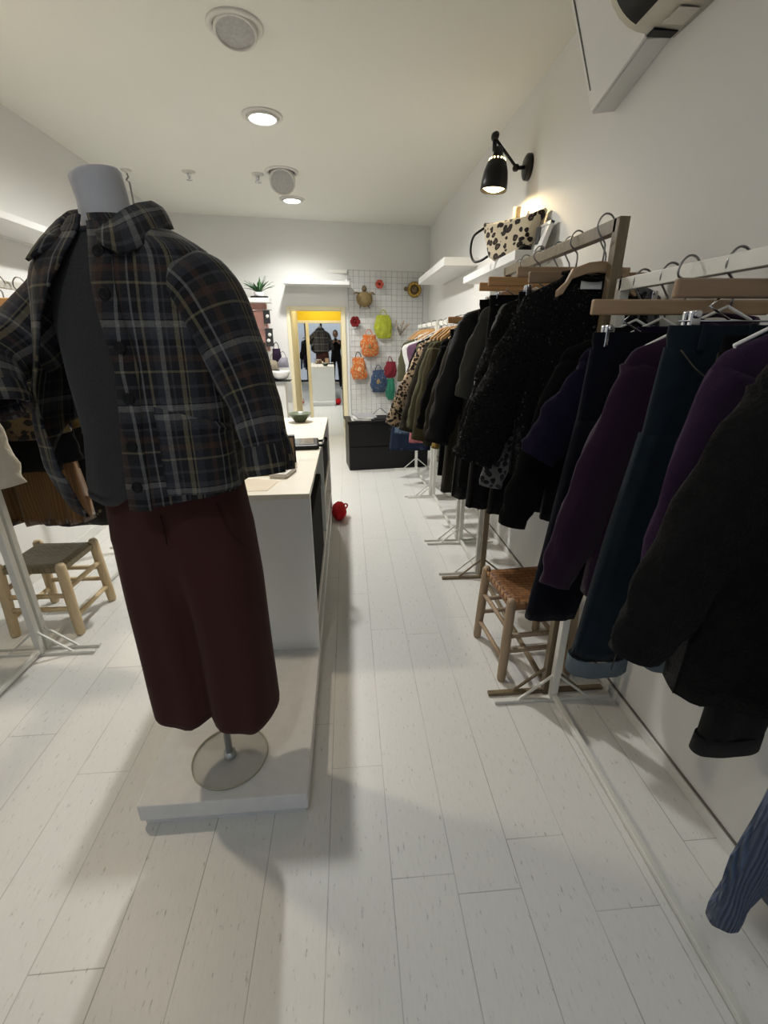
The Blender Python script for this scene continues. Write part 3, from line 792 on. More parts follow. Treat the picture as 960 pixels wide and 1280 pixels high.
def trousers(name, label, x, y, zt, m, hw=.20, legw=.085, length=.88, spread=.0, th=.028, cuff=None, group=None, seed=1., rz=0., rise=.27, lean=0., mband=None, folded=False):
    """hung by the waistband; legs straight down"""
    t = thing(name, label, 'trousers', (x, y, zt), rz, group)
    wb = [ring(hw * (1 if i < 3 else .97), th * .8, -z, 36, seed, .10) for i, z in enumerate((-.002, .0, .02, .04, .042))]
    wb = [[p * 1 for p in r] for r in wb]
    wb.insert(0, [Vector((p.x * .985, p.y * .7, -.01)) for p in wb[0]])
    MB().grid(wb, True, False, False).build('waistband', mband or m, t)
    if folded:
        rows = [ring(hw + (legw - hw) * i / 22, th * (1 + .2 * i / 22), -.04 - (length - .04) * i / 22, 36, seed, .18, xo=lean * i / 22) for i in range(23)]
        mb = MB(); mb.grid(rows, True, False, True); mb.build('leg', m, t)
        legs = [(lean, legw)]
    else:
        rows = [ring(hw + .010 * i / 8, th * (1 + .10 * i / 8), -.04 - (rise - .04) * i / 8, 40, seed, .10) for i in range(9)]
        mb = MB(); mb.grid(rows, True, False, True); mb.build('hip', m, t)
        legs = []
        for s in (-1, 1):
            c0 = s * (hw + .012) / 2; w0 = (hw + .012) / 2
            c1 = s * (w0 + spread) + lean
            rows = [ring(w0 + (legw - w0) * i / 22, th * (1.12 - .05 * i / 22), -rise + .05 - (length - rise) * i / 22, 32, seed + s, .16, xo=c0 + (c1 - c0) * i / 22) for i in range(23)]
            l = rows[-1]; rows.append([Vector((p.x * .96 + (c1) * .04, p.y * .75, p.z + .03)) for p in l])
            mb = MB(); mb.grid(rows, True, True, True); mb.build('leg', m, t)
            legs.append((c1, legw))
    if cuff:
        for c, w in legs:
            r0 = ring(w + .006, th * 1.25, -length + .05, 32, seed, .05, xo=c); r1 = ring(w + .008, th * 1.3, -length - .0, 32, seed, .05, xo=c)
            r2 = [Vector((q.x, q.y, q.z - .004)) for q in ring(w - .006, th * 1.0, -length, 32, seed, .05, xo=c)]
            MB().grid([r0, r1, r2], True).build('turn_up', cuff, t)
    return t

def skirt(name, label, x, y, zt, m, w0, w1, length, th=.03, group=None, seed=1., rz=0., fold=.5, k=11, cat='skirt', mband=None, xo=0.):
    t = thing(name, label, cat, (x, y, zt), rz, group)
    rows = [ring(w0, th * .6, 0, 48, seed, .08)] + [ring(w0 + (w1 - w0) * i / 20, th * (.7 + .8 * i / 20), -.035 - (length - .035) * i / 20, 48, seed, fold * (.2 + .8 * i / 20), k, lat=.06, xo=xo * i / 20) for i in range(21)]
    l = rows[-1]; c = sum(l, Vector()) / len(l)
    rows.append([c + (p - c) * .93 + Vector((0, 0, .03)) for p in l])
    MB().grid(rows, True, True, True).build('skirt_body', m, t)
    MB().grid([ring(w0 * 1.02, th * .72, .004, 48, seed, .05), ring(w0 * 1.02, th * .75, -.034, 48, seed, .05)], True).build('waistband', mband or m, t)
    return t

f_black = fabric('black_knit', (.0028, .0028, .0030), .3)
f_blackw = fabric('black_wool', (.0035, .0035, .004), .5, 160.)
f_fuzzy = fabric('black_mohair', (.0080, .0077, .0077), 1., 130., .6, .03)
f_violet = fabric('deep_violet_knit', (.0085, .0058, .019), .35)
f_navy = ribbed('navy_twill', (.0036, .0042, .009), 220., 'X', .15, .02, .001, .1)
f_aub = ribbed('aubergine_needlecord', (.025, .0095, .026), 170., 'X', .25, .12, .002, .10)
f_purple = fabric('purple_knit', (.034, .018, .044), .4)
f_jean = mat('teal_blue_denim', (.0062, .0125, .0195), .9, 0, .35, 22., .35, 420., .06, spec=.15)
f_jean_in = mat('pale_denim_inside', (.12, .15, .17), .9, 0, .2, 40., .3, 400., spec=.15)
f_dkjean = mat('black_denim', (.013, .0132, .0138), .9, 0, .3, 22., .35, 420., .06, spec=.15)
f_blueknit = ribbed('blue_rib_knit', (.065, .095, .165), 60., 'X', .9, .2, .005, .35)
f_sequin = sequin_mat()
f_grey = fabric('grey_green_knit', (.045, .045, .040), .3)
f_grey2 = fabric('mid_grey_jersey', (.12, .12, .115), .3)
f_leo_grey = leopard('grey_leopard', (.13, .13, .135), (.016, .016, .018), 40.)
f_puffer = fabric('black_quilted_nylon', (.0045, .0046, .0055), .3, 60., .2, .03, .6)
f_olive = fabric('olive_cotton', (.052, .046, .024), .35)
f_olive_lt = fabric('light_olive_cotton', (.080, .078, .045), .35)
f_khaki = fabric('dark_khaki_cotton', (.030, .027, .020), .35)
f_leo = leopard('tan_leopard', (.38, .28, .18), (.010, .008, .008), 42., (.07, .04, .022), .06)
f_pink = fabric('pink_cotton', (.50, .18, .19), .3)
f_white = fabric('white_jersey', (.62, .62, .62), .3)
f_denimlt = mat('mid_blue_denim', (.07, .10, .15), .9, 0, .3, 22., .3, 400., spec=.15)
f_navyd = fabric('navy_cotton', (.010, .016, .035), .3)
f_ochre = fabric('ochre_print', (.24, .16, .04), .3, 200., .8)
f_mauve = fabric('mauve_knit', (.13, .07, .12), .3)
f_green = fabric('jade_green_cloth', (.03, .16, .10), .3)
m_tagw = mat('white_label', (.7, .7, .68), .6)

CLO = 'clothes on the right racks'
Z1, Z2, Z3 = 1.672, 1.845, 1.64
def on_rail(kind, lab, x, y, zr, drop, **k): return hanger(kind, lab, x, y, zr, drop, **k)

# --- nearest white rack, from its far post towards the camera
cx = .875
top('knit_jumper', 'black jumper with long sleeve hanging beside the white post, left of the violet knit', 'jumper', cx, 1.405, 1.53, f_black, .225, .62, .22, .03, (.095, .645, .072, .048, .6), CLO, 1.3)
on_rail('wire', 'white hanger inside the black jumper nearest the bronze post', cx, 1.405, Z1, .12, w=.17)
top('knit_dress', 'deep violet knit with elbow length sleeve, left of the navy trousers', 'dress', cx, 1.285, 1.53, f_violet, .225, .80, .21, .028, (.085, .37, .072, .058, .6), CLO, 2.1)
on_rail('wire', 'white hanger inside the deep violet knit', cx, 1.285, Z1, .12, w=.17)
trousers('cropped_trousers', 'navy trousers with raw turned hem on a clip hanger beside the violet knit', cx - .045, 1.175, 1.512, f_navy, .205, .082, .90, .0, .026, None, CLO, 3.2, lean=-.095)
on_rail('clip', 'wooden clip hanger holding the navy trousers', cx - .03, 1.175, Z1, .082, w=.235, m=m_beech)
top('corduroy_shirt', 'aubergine corduroy shirt with long drooping sleeve, between navy trousers and blue jeans', 'shirt', cx, 1.06, 1.535, f_aub, .225, .72, .22, .034, (.085, .685, .078, .045, .62), CLO, 4.4, collar=f_aub)
on_rail('wire', 'white hanger inside the aubergine corduroy shirt', cx, 1.06, Z1, .105, w=.18)
tj = trousers('denim_jeans', 'teal blue jeans with pale turned-up hems on a chrome clip hanger', cx - .015, .935, 1.522, f_jean, .205, .074, .865, .0, .030, f_jean_in, CLO, 5.1, lean=-.10)
m_stitch = mat('tan_stitching', (.075, .068, .045), .8)
for dxx in (-.150, -.05, .06, .15):
    MB().box(dxx - .006, dxx + .006, -.034, -.029, -.045, .004).build('belt_loop', f_jean, tj, sm=False, bevel=.001)
MB().tube(curve_pts([(-.112, -.0345, -.05), (-.128, -.041, -.26), (-.165, -.0405, -.52), (-.19, -.038, -.84)], 24), .0013, 5).build('leg_seam', m_stitch, tj)
MB().tube(curve_pts([(-.19, -.030, -.045), (-.15, -.040, -.085), (-.11, -.041, -.10), (-.085, -.036, -.05)], 18), .0013, 5).build('pocket_edge', m_stitch, tj)
MB().tube([(-.0, -.036, -.05), (.0, -.041, -.25)], .0013, 5).build('fly_seam', m_stitch, tj)
on_rail('clip', 'wooden clip hanger holding the blue jeans', cx + .0, .935, Z1, .062, w=.225, m=m_beech_dk)
top('knit_jumper', 'purple jumper with its shoulder showing between the jeans and the black poncho', 'jumper', cx, .805, 1.535, f_purple, .215, .60, .21, .030, (.0, .705, .075, .042, .6), CLO, 6.6)
on_rail('wire', 'white hanger inside the purple jumper', cx, .805, Z1, .10, w=.18)
skirt('wool_skirt', 'black skirt hem showing below the purple cuff', cx + .02, .865, 1.50, f_black, .17, .19, .70, .028, CLO, 7.3, fold=.3)
trousers('denim_jeans', 'black denim trousers folded over, hem showing below the black poncho', cx + .035, .745, 1.48, f_dkjean, .10, .078, .920, .0, .022, f_dkjean, CLO, 8.4, folded=True, lean=-.015)
top('mohair_poncho', 'large fuzzy black knit poncho with wide sleeve, nearest on the right', 'jumper', cx, .665, 1.53, f_fuzzy, .25, .70, .24, .050, (.095, .595, .095, .058, .65, -.01), CLO, 9.2, fold=.3, hemdip=.07)
on_rail('wire', 'white hanger inside the fuzzy black poncho', cx, .665, Z1, .105, w=.19)
top('knit_cardigan', 'denim blue ribbed cardigan with sleeve dangling at the lower right', 'cardigan', cx - .03, .385, 1.50, f_blueknit, .235, .83, .215, .04, (.040, .865, .036, .026, .9), CLO, 11.5, fold=.3)
on_rail('bow', 'wooden hanger inside the denim blue cardigan', cx - .03, .385, Z1, .07, w=.18)

# --- bronze rack
cx = .865
t = top('sequin_jumper', 'black sequin jumper with flared sleeves on a wooden hanger, front of the bronze rack', 'jumper', cx - .062, 1.605, 1.695, f_sequin, .222, .68, .20, .04, (.125, .625, .088, .085, .55, -.01), CLO, 12.3, fold=.3, neck=.085, slope=.075, collar=f_black)
MB().box(-.035, .035, -.036, -.032, -.045, -.015).build('neck_label', m_tagw, t, sm=False)['label'] = 'white woven neck label'
on_rail('bow', 'round wooden hanger showing above the sequin jumper', cx - .045, 1.565, Z2, .115, w=.135, m=m_beech)
top('leopard_blouse', 'grey leopard print blouse with cuff hanging below the sequin jumper', 'blouse', cx + .035, 1.70, 1.715, f_leo_grey, .235, .55, .22, .026, (.10, .78, .066, .045, .6), CLO, 13.3)
on_rail('clip', 'long wooden bar hanger behind the sequin jumper', cx + .03, 1.69, Z2, .13, w=.26, m=m_beech_dk)
trousers('wool_trousers', 'black trousers on the bronze rack behind the leopard cuff', cx - .02, 1.80, 1.66, f_blackw, .20, .085, .93, .0, .026, None, CLO, 14.2, lean=-.06)
on_rail('clip', 'wooden clip hanger holding black trousers behind the sequin jumper', cx - .02, 1.80, Z2, .10, w=.215, m=m_beech)
top('sequin_jumper', 'black glitter knit behind the front sequin jumper', 'jumper', cx, 1.90, 1.69, f_sequin, .255, .66, .24, .032, (.08, .60, .075, .06, .6), CLO, 15.7)
on_rail('wire', 'white hanger inside the black glitter knit', cx, 1.90, Z2, .13, w=.19)
top('jersey_shirt', 'mid grey jersey top edge showing between black clothes', 'top', cx, 2.0, 1.69, f_grey2, .235, .60, .21, .024, (.05, .55, .06, .05, .6), CLO, 16.7)
on_rail('wire', 'white hanger inside the mid grey jersey top', cx, 2.0, Z2, .13, w=.19)
skirt('wool_skirt', 'black long skirt hanging lowest on the bronze rack', cx - .05, 2.09, 1.67, f_blackw, .19, .235, .97, .030, CLO, 17.3, fold=.35)
on_rail('clip', 'wooden clip hanger holding the long black skirt', cx - .04, 2.09, Z2, .10, w=.215, m=m_orange_wood)
top('long_cardigan', 'grey green long cardigan with pointed shoulder next to the quilted coat', 'cardigan', cx, 2.20, 1.69, f_grey, .255, .80, .23, .034, (.055, .46, .06, .04, .65), CLO, 18.1)
on_rail('wire', 'white hanger inside the grey green cardigan', cx, 2.20, Z2, .13, w=.19)
trousers('wool_trousers', 'black wide trousers next to the quilted coat', cx - .02, 2.30, 1.67, f_black, .21, .10, .98, .0, .028, None, CLO, 19.1, lean=-.05)
on_rail('clip', 'wooden clip hanger at the far end of the bronze rack', cx - .02, 2.30, Z2, .10, w=.215, m=m_orange_wood)
top('quilted_coat', 'long black quilted coat at the far end of the bronze rack', 'coat', cx - .015, 2.43, 1.68, f_puffer, .27, 1.04, .27, .055, (.10, .72, .085, .065, .7), CLO, 20.1, fold=.3)
on_rail('bow', 'wooden shoulder hanger inside the quilted coat', cx, 2.43, Z2, .11, w=.18, m=m_beech)

# --- short white rack
cx = .835
top('wool_coat', 'dark olive long coat hanging almost to the floor beyond the quilted coat', 'coat', cx - .01, 2.70, 1.56, f_khaki, .25, .98, .25, .04, (.08, .62, .07, .05, .6), CLO, 21.1)
on_rail('wire', 'white hanger inside the dark olive long coat', cx, 2.70, Z3, .06, w=.18)
trousers('wool_trousers', 'black trousers with thin white hanger strap on the short rack', cx - .02, 2.83, 1.55, f_black, .20, .085, .95, .0, .026, None, CLO, 22.2, lean=-.05)
on_rail('clip', 'orange wooden clip hanger on the short white rack', cx - .02, 2.83, Z3, .02, w=.215, m=m_orange_wood)
top('wool_jacket', 'black jacket with narrow lapel on the short white rack', 'jacket', cx, 2.97, 1.55, f_blackw, .25, .70, .23, .034, (.09, .62, .07, .05, .6), CLO, 23.2)
on_rail('bow', 'wooden shoulder hanger inside the black jacket', cx, 2.97, Z3, .07, w=.17)
top('knit_vest', 'ochre and green printed top showing low between the coat and the olive shirt', 'top', cx - .03, 3.06, 1.20, f_ochre, .22, .42, .235, .03, None, CLO, 24.2)

# --- white rack towards the back
cx = .82
top('cotton_shirt', 'olive shirt with long sleeve beside the black jacket', 'shirt', cx, 3.28, 1.53, f_olive, .235, .66, .22, .030, (.075, .74, .07, .05, .6), CLO, 25.2)
on_rail('bow', 'orange wooden hanger inside the olive shirt', cx, 3.28, Z3, .05, w=.17, m=m_orange_wood)
top('cotton_shirt', 'light olive striped shirt between the olive shirt and leopard blouse', 'shirt', cx, 3.42, 1.53, f_olive_lt, .24, .74, .22, .030, (.095, .68, .07, .05, .6), CLO, 26.2)
on_rail('bow', 'orange wooden hanger inside the light olive shirt', cx, 3.42, Z3, .05, w=.17, m=m_orange_wood)
top('cotton_jacket', 'dark khaki jacket next to the leopard blouse', 'jacket', cx, 3.54, 1.53, f_khaki, .245, .84, .23, .030, (.13, .72, .075, .05, .6), CLO, 27.2)
on_rail('bow', 'beech hanger inside the dark khaki jacket', cx, 3.54, Z3, .05, w=.17)
top('leopard_blouse', 'tan leopard print blouse with long sleeve in the middle of the far racks', 'blouse', cx, 3.70, 1.53, f_leo, .265, .70, .235, .034, (.205, .70, .080, .058, .65), CLO, 28.2)
on_rail('bow', 'orange wooden hanger inside the tan leopard blouse', cx, 3.70, Z3, .05, w=.17, m=m_orange_wood)
skirt('cotton_skirt', 'pink skirt hem hanging below the tan leopard sleeve', cx - .11, 3.80, 1.36, f_pink, .15, .20, .70, .028, CLO, 29.2, fold=.3)
top('cotton_vest', 'grey olive sleeveless vest behind the tan leopard blouse', 'vest', cx, 3.93, 1.52, f_olive_lt, .25, .62, .24, .030, None, CLO, 30.2)
on_rail('wire', 'white hanger inside the grey olive vest', cx, 3.93, Z3, .06, w=.18)
skirt('leopard_skirt', 'tan leopard print skirt beyond the leopard blouse', cx - .10, 4.05, 1.16, f_leo, .20, .24, .42, .03, CLO, 31.2, fold=.3)
top('knit_jumper', 'plain black jumper among the far garments beside the leopard skirt', 'jumper', cx, 4.14, 1.53, f_black, .22, .60, .21, .030, (.08, .50, .06, .045, .6), CLO, 32.2)
on_rail('wire', 'white hanger inside the plain black far jumper', cx, 4.14, Z3, .06, w=.18)
# --- farthest rack
cx = .80
top('jersey_shirt', 'mauve top with pale hem on the farthest rack', 'top', cx - .02, 4.36, 1.50, f_mauve, .235, .80, .26, .03, None, CLO, 33.2)
on_rail('wire', 'white hanger inside the mauve top', cx, 4.36, Z3, .06, w=.18)
skirt('denim_skirt', 'mid blue denim skirt low on the farthest rack', cx - .09, 4.50, 1.02, f_denimlt, .21, .26, .42, .03, CLO, 34.2, fold=.25)
top('jersey_vest', 'white rimmed sleeveless top near the maroon pouch', 'vest', cx - .02, 4.64, 1.50, f_white, .245, .34, .20, .024, None, CLO, 35.2)
on_rail('bow', 'orange wooden hanger inside the white rimmed top', cx, 4.64, Z3, .05, w=.17, m=m_orange_wood)
skirt('cotton_skirt', 'dark navy skirt low at the end of the farthest rack', cx - .10, 4.78, .98, f_navyd, .21, .27, .62, .03, CLO, 36.2, fold=.3)
top('cotton_shirt', 'light olive cardigan at the end of the farthest rack', 'cardigan', cx, 4.94, 1.52, f_olive_lt, .23, .56, .22, .03, (.0, .45, .055, .045, .6), CLO, 37.2)
on_rail('bow', 'beech hanger inside the light olive cardigan', cx, 4.94, Z3, .05, w=.17)
for k, yy in enumerate((3.12, 3.36, 3.62, 3.82, 4.25, 4.5, 5.08)):
    hanger('bow', 'orange wooden hanger crowded among the far clothes', cx + .03, yy, Z3, .05, w=.16, m=m_orange_wood)

# ------------------------------------------------------------------ clothes on the left
LCL = 'clothes on the left racks'
f_fleece = fabric('cream_teddy_fleece', (.47, .42, .34), 1., 90., .12, .3)
f_brown = ribbed('brown_velvet', (.13, .068, .026), 26., 'X', .3, .25, .003, .22)
f_dkbrown = ribbed('dark_brown_cord', (.040, .024, .012), 60., 'X', .4, .2)
f_floral = leopard('black_floral_print', (.010, .010, .010), (.012, .012, .011), 24., (.15, .125, .08))
f_must = fabric('mustard_brown_knit', (.19, .12, .045), .4)
f_leod = leopard('dark_leopard', (.085, .058, .024), (.006, .005, .005), 26.)
lx = -1.59; ZL = 1.76
top('fleece_coat', 'cream teddy fleece coat with rounded sleeve at the left edge', 'coat', lx - .075, 1.84, 1.60, f_fleece, .225, .70, .22, .05, (.055, .655, .08, .065, .8), LCL, 41., fold=.10)
hanger('bow', 'wooden hanger inside the cream fleece coat', lx, 1.84, ZL, .09, w=.18, group='hangers on the left racks')
top('leopard_blouse', 'dark leopard blouse behind the cream fleece sleeve', 'blouse', lx + .02, 2.12, 1.60, f_leod, .22, .52, .21, .03, (.035, .50, .07, .05, .65), LCL, 42.)
hanger('bow', 'orange wooden hanger inside the dark leopard blouse', lx, 2.12, ZL, .09, w=.19, m=m_orange_wood, group='hangers on the left racks')
skirt('velvet_skirt', 'long brown velvet skirt hanging over the rush stool', lx + .055, 2.24, 1.56, f_brown, .17, .20, .925, .045, LCL, 43., fold=.6, k=13)
hanger('clip', 'orange wooden clip hanger holding the long brown skirt', lx + .03, 2.20, ZL, .095, w=.205, m=m_orange_wood, group='hangers on the left racks')
skirt('cord_skirt', 'dark brown corduroy skirt behind the long brown skirt', lx - .09, 2.36, 1.52, f_dkbrown, .16, .18, .86, .03, LCL, 44., fold=.4)
top('floral_dress', 'black dress with small pale floral print beside the plaid jacket', 'dress', lx + .06, 2.50, 1.60, f_floral, .22, 1.08, .235, .04, (.03, .5, .07, .05, .65), LCL, 45.)
hanger('bow', 'beech hanger inside the black floral dress', lx + .04, 2.50, ZL, .09, w=.19, group='hangers on the left racks')
top('knit_jumper', 'mustard brown jumper on the left rack by the orange hangers', 'jumper', lx, 2.30, 1.60, f_must, .215, .55, .21, .032, (.05, .5, .07, .05, .65), LCL, 46.)
hanger('bow', 'orange wooden hanger inside the mustard jumper', lx, 2.30, ZL, .09, w=.19, m=m_orange_wood, group='hangers on the left racks')
top('wool_coat', 'black wool jacket under the dark leopard blouse', 'coat', lx + .01, 2.17, 1.58, f_blackw, .215, .66, .21, .03, (.04, .62, .07, .055, .65), LCL, 47.)
for yy in (2.42, 2.66, 2.9):
    hanger('bow', 'empty orange wooden hanger on the left rack', lx, yy, ZL, .09, w=.19, m=m_orange_wood, group='hangers on the left racks')
# ------------------------------------------------------------------ mannequin
MX, MYY, MYAW = -.500, 1.20, math.radians(-20)
PZ = .098
t = thing('mannequin', 'headless off-white fabric mannequin on a glass base standing on the white platform', 'mannequin', (MX, MYY, PZ), MYAW)
Mi = Matrix.Translation((MX, MYY, PZ)) @ Matrix.Rotation(MYAW, 4, 'Z')
Mi = Mi.inverted()
def wl(x, y, z): return Mi @ Vector((x, y, z))
rows = []
# torso: hips to shoulders to neck (z above the platform)
tors = [(.98, .125, .065, 0), (1.06, .128, .07, 0), (1.18, .130, .09, 0), (1.32, .150, .10, 0), (1.44, .175, .105, 0), (1.51, .180, .095, 0), (1.555, .150, .085, 0), (1.585, .105, .078, -.004), (1.605, .070, .068, -.008), (1.63, .057, .059, -.012), (1.68, .0505, .053, -.018), (1.715, .0505, .053, -.024), (1.731, .0505, .053, -.027), (1.736, .047, .049, -.027)]
for z, a, b_, xo in tors:
    slant = (lambda x, y: (.16 * x + .10 * y) * smooth((z - 1.66) / .07))
    rows.append([Vector((a * math.cos(2 * PI * k / 40) + xo, b_ * math.sin(2 * PI * k / 40) - .01, z + slant(a * math.cos(2 * PI * k / 40), b_ * math.sin(2 * PI * k / 40)))) for k in range(40)])
mb = MB(); mb.grid(rows, True, True, True); mb.build('torso', m_calico, t)
MB().grid([[Vector((.061 * math.cos(2 * PI * k / 40) - .010, .0625 * math.sin(2 * PI * k / 40) - .01, z)) for k in range(40)] for z in (1.618, 1.622)], True).build('neck_seam', m_calico, t, solid=.003)
pb = wl(-.463, 1.215, PZ)
m_polem = mat('satin_steel', (.50, .51, .50), .32, .8, .05)
MB().tube([pb + Vector((0, 0, .012)), pb + Vector((0, 0, .55)), Vector((0, 0, .99))], .0125, 16).build('pole', m_polem, t)
MB().lathe([(.001, .03), (.02, .028), (.022, .012), (.022, .008)], c=pb, n=20).build('pole_collar', m_polem, t)
m_gl, nt, bs = newmat('clear_glass_plate')
bs.inputs['Base Color'].default_value = (.50, .50, .44, 1); bs.inputs['Roughness'].default_value = .06; bs.inputs['Alpha'].default_value = .22
m_edge = mat('glass_rim', (.42, .40, .30), .3)
MB().lathe([(.001, .0015), (.129, .0015), (.129, .0085), (.001, .0085)], c=pb, n=64).build('base_plate', m_gl, t, sm=False)
MB().lathe([(.128, .001), (.131, .001), (.131, .009), (.128, .009), (.128, .001)], c=pb, n=64).build('base_rim', m_edge, t)

# ---- burgundy wide-leg trousers
tx, ty = -.463, 1.195
t = thing('corduroy_trousers', 'burgundy wide-leg corduroy trousers on the mannequin', 'trousers', (tx, ty, .37), math.radians(-5))
def tring(hw, dp, z, n=56, xo=0., yo=0., fold=.05, seed=1., p=.85):
    out = []
    for j in range(n):
        a = 2 * PI * j / n; c, s = math.cos(a), math.sin(a)
        f = fold * (nz(c * 1.8 + seed, s * 1.8, z * 3) + .5 * math.sin(5 * a + seed + 2 * nz(z * 2, seed)))
        out.append(Vector((xo + hw * math.copysign(abs(c) ** p, c) * (1 + f * .4), yo + dp * math.copysign(abs(s) ** p, s) * (1 + f), z)))
    return out
NT = 72
rows = []
for i in range(46):
    v = i / 45
    z = .86 * (1 - v)
    hw, dp, xo = interp([(0, .176, .112, -.014), (.10, .180, .116, -.013), (.28, .190, .122, -.008), (.45, .195, .120, -.003), (.75, .197, .114, 0), (1, .199, .114, .002)], v)
    pinch = .58 * smooth((v - .26) / .34)
    row = []
    for j in range(NT):
        a = 2 * PI * j / NT; c, s = math.cos(a), math.sin(a)
        x = hw * math.copysign(abs(c) ** .80, c)
        lobe = abs(x + .004) / hw
        prof = math.sqrt(max(0., 1 - ((lobe - .5) / .5) ** 2)) if pinch else 1.
        base = math.copysign(abs(s) ** .80, s)
        y = dp * (base * (1 - pinch) + pinch * math.copysign(max(prof, .04) ** .8, s) * (1.0 if abs(s) > .02 else 0.))
        f = (.25 + .75 * v) * (.010 * nz(x * 9 + 3, s * 1.5, z * 3.5) + .006 * math.sin(x * 62 + 1.2 + 1.5 * nz(z * 3, 2)) * (1 if s < 0 else .6))
        f += .012 * math.exp(-((v - .24) / .06) ** 2) * nz(x * 14, 5, v * 20)
        y += f + (-.012 * smooth((x) / .05) * smooth((v - .3) / .3) if s < 0 else 0)
        zz = z
        if i > 42: zz += (.010 * math.sin(x * 34 + .6) - .008 * x / hw) * (i - 42) / 3
        row.append(Vector((x + xo, y, zz)))
    rows.append(row)
l = rows[-1]
rows.append([Vector((p.x * .98, p.y * .93, p.z + .004)) for p in l]); rows.append([Vector((p.x * .97, p.y * .88, p.z + .10)) for p in l])
mb = MB(); mb.grid(rows, True, True, False); mb.build('trouser_legs', m_corduroy, t)
m_seam = fabric('burgundy_seam', (.030, .012, .010), .2)
MB().tube([(-.004, -.121, .72), (-.003, -.122, .66), (-.003, -.118, .60)], .0016, 6).build('front_seam', m_seam, t)
MB().tube(curve_pts([(-.148, -.088, .74), (-.165, -.080, .66), (-.188, -.045, .60)], 12), .0016, 6).build('pocket_seam', m_seam, t)
MB().tube(curve_pts([(.128, -.090, .74), (.150, -.085, .66), (.176, -.052, .60)], 12), .0016, 6).build('pocket_seam', m_seam, t)

# ---- charcoal jumper under the jacket
t = thing('fine_jumper', 'charcoal grey crew neck jumper worn under the plaid jacket', 'jumper', (MX, MYY, 1.115), MYAW)
def sring(hw, dp, z, n=56, fold=.03):
    out = []
    for j in range(n):
        a = 2 * PI * j / n; c, s = math.cos(a), math.sin(a)
        v = 1 - (z - .0) / .58
        f = fold * (nz(c * 2 + 3, s * 2, z * 5) + .6 * nz(c * 5, s * 5 + 7, z * 12) * max(0, v))
        out.append(Vector((hw * math.copysign(abs(c) ** .9, c), dp * math.copysign(abs(s) ** .9, s) * (1 + f) - .008, z)))
    return out
tab = [(.0, .178, .118), (.012, .192, .138), (.035, .196, .146), (.09, .188, .138), (.16, .180, .126), (.30, .186, .124), (.42, .190, .122), (.50, .178, .112), (.545, .140, .100), (.575, .098, .088), (.592, .078, .080), (.600, .0735, .077)]
def lift(r):
    for q in r: q.z += .045 * smooth((q.x + .05) / .10) * smooth((.12 - q.z) / .12)
    return r
rows = [lift(sring(*interp(tab, i / 44 * .600), i / 44 * .600, fold=.05 if i < 26 else .025)) for i in range(45)]
rows.insert(0, sring(.150, .098, .06)); mb = MB(); mb.grid(rows, True); mb.build('body', m_heather, t)
MB().tube([(p.x, p.y, p.z) for p in sring(.0745, .078, .600, 40, 0)], .0055, 8, closed=True).build('neckband', m_heather, t)
MB().tube([(p.x, p.y, p.z) for p in lift(sring(.192, .139, .010, 56, .05))], .008, 8, closed=True, flat=1.5).build('hem_band', m_heather, t)
mb = MB().box(-.011, .011, -.003, 0, -.010, .012, Matrix.Translation((-.004, -.0945, .566)) @ Matrix.Rotation(-.35, 4, 'X') @ Matrix.Rotation(.2, 4, 'Y'))
mb.build('pin_tag', mat('metal_tag', (.62, .62, .60), .4, .3), t, sm=False, bevel=.002)['label'] = 'small pale square tag pinned below the neckline'

# ---- plaid overshirt
JZ = 1.10
t = thing('plaid_jacket', 'charcoal plaid wool overshirt hanging open on the mannequin', 'jacket', (MX, MYY, JZ), MYAW)
jt = [(0.0, .236, .168), (.10, .233, .163), (.30, .231, .157), (.45, .229, .148), (.52, .226, .136), (.56, .216, .122), (.585, .192, .110), (.608, .150, .099), (.627, .110, .092), (.640, .090, .090)]
phR = [(0, .17), (.2, .20), (.34, .26), (.50, .17), (.58, .12), (.64, .10)]
phL = [(0, -.24), (.12, -.50), (.30, -.64), (.42, -.48), (.55, -.16), (.64, -.08)]
def hemz(phi):   # local hem height along the body
    if phi >= 0: return .026 + .026 * smooth(phi / 1.4)
    if phi > -1.7: return .0 + .026 * smooth(1 + phi / .2) + .20 * smooth((-phi - .35) / 1.1)
    return .20 - .15 * smooth((-phi - 1.7) / 1.0)
def J(phi, z, off=0.):
    hw, dp = interp(jt, z)
    s, c = math.sin(phi), math.cos(phi)
    low = smooth((.56 - z) / .5)
    w = .010 * nz(s * 2.2 + 4, c * 2.2, z * 4.5) + .004 * nz(s * 6, c * 6 + 9, z * 11) + .006 * math.sin(phi * 6 + 3 * z) * low
    w *= smooth((.62 - z) / .1)
    x = (hw + off + w) * math.copysign(abs(s) ** .92, s); y = -(dp + off + w) * math.copysign(abs(c) ** .92, c)
    pl = interp(phL, z)[0]
    if phi < 0:
        k = smooth((phi + 1.35) / (pl + 1.35))
        F = interp([(0, .03), (.10, .045), (.3, .035), (.5, .012), (.6, .0)], z)[0]
        x += -.45 * F * k; y += -.9 * F * k
        x += -.055 * math.exp(-((phi + 1.25) / .55) ** 2) * smooth((.42 - z) / .25)
    # a soft vertical fold on the button side
    y -= .008 * math.exp(-((phi - .9) / .25) ** 2) * low
    return Vector((x, y, z))
NP, NZ_ = 96, 40
grid = []; PH = []
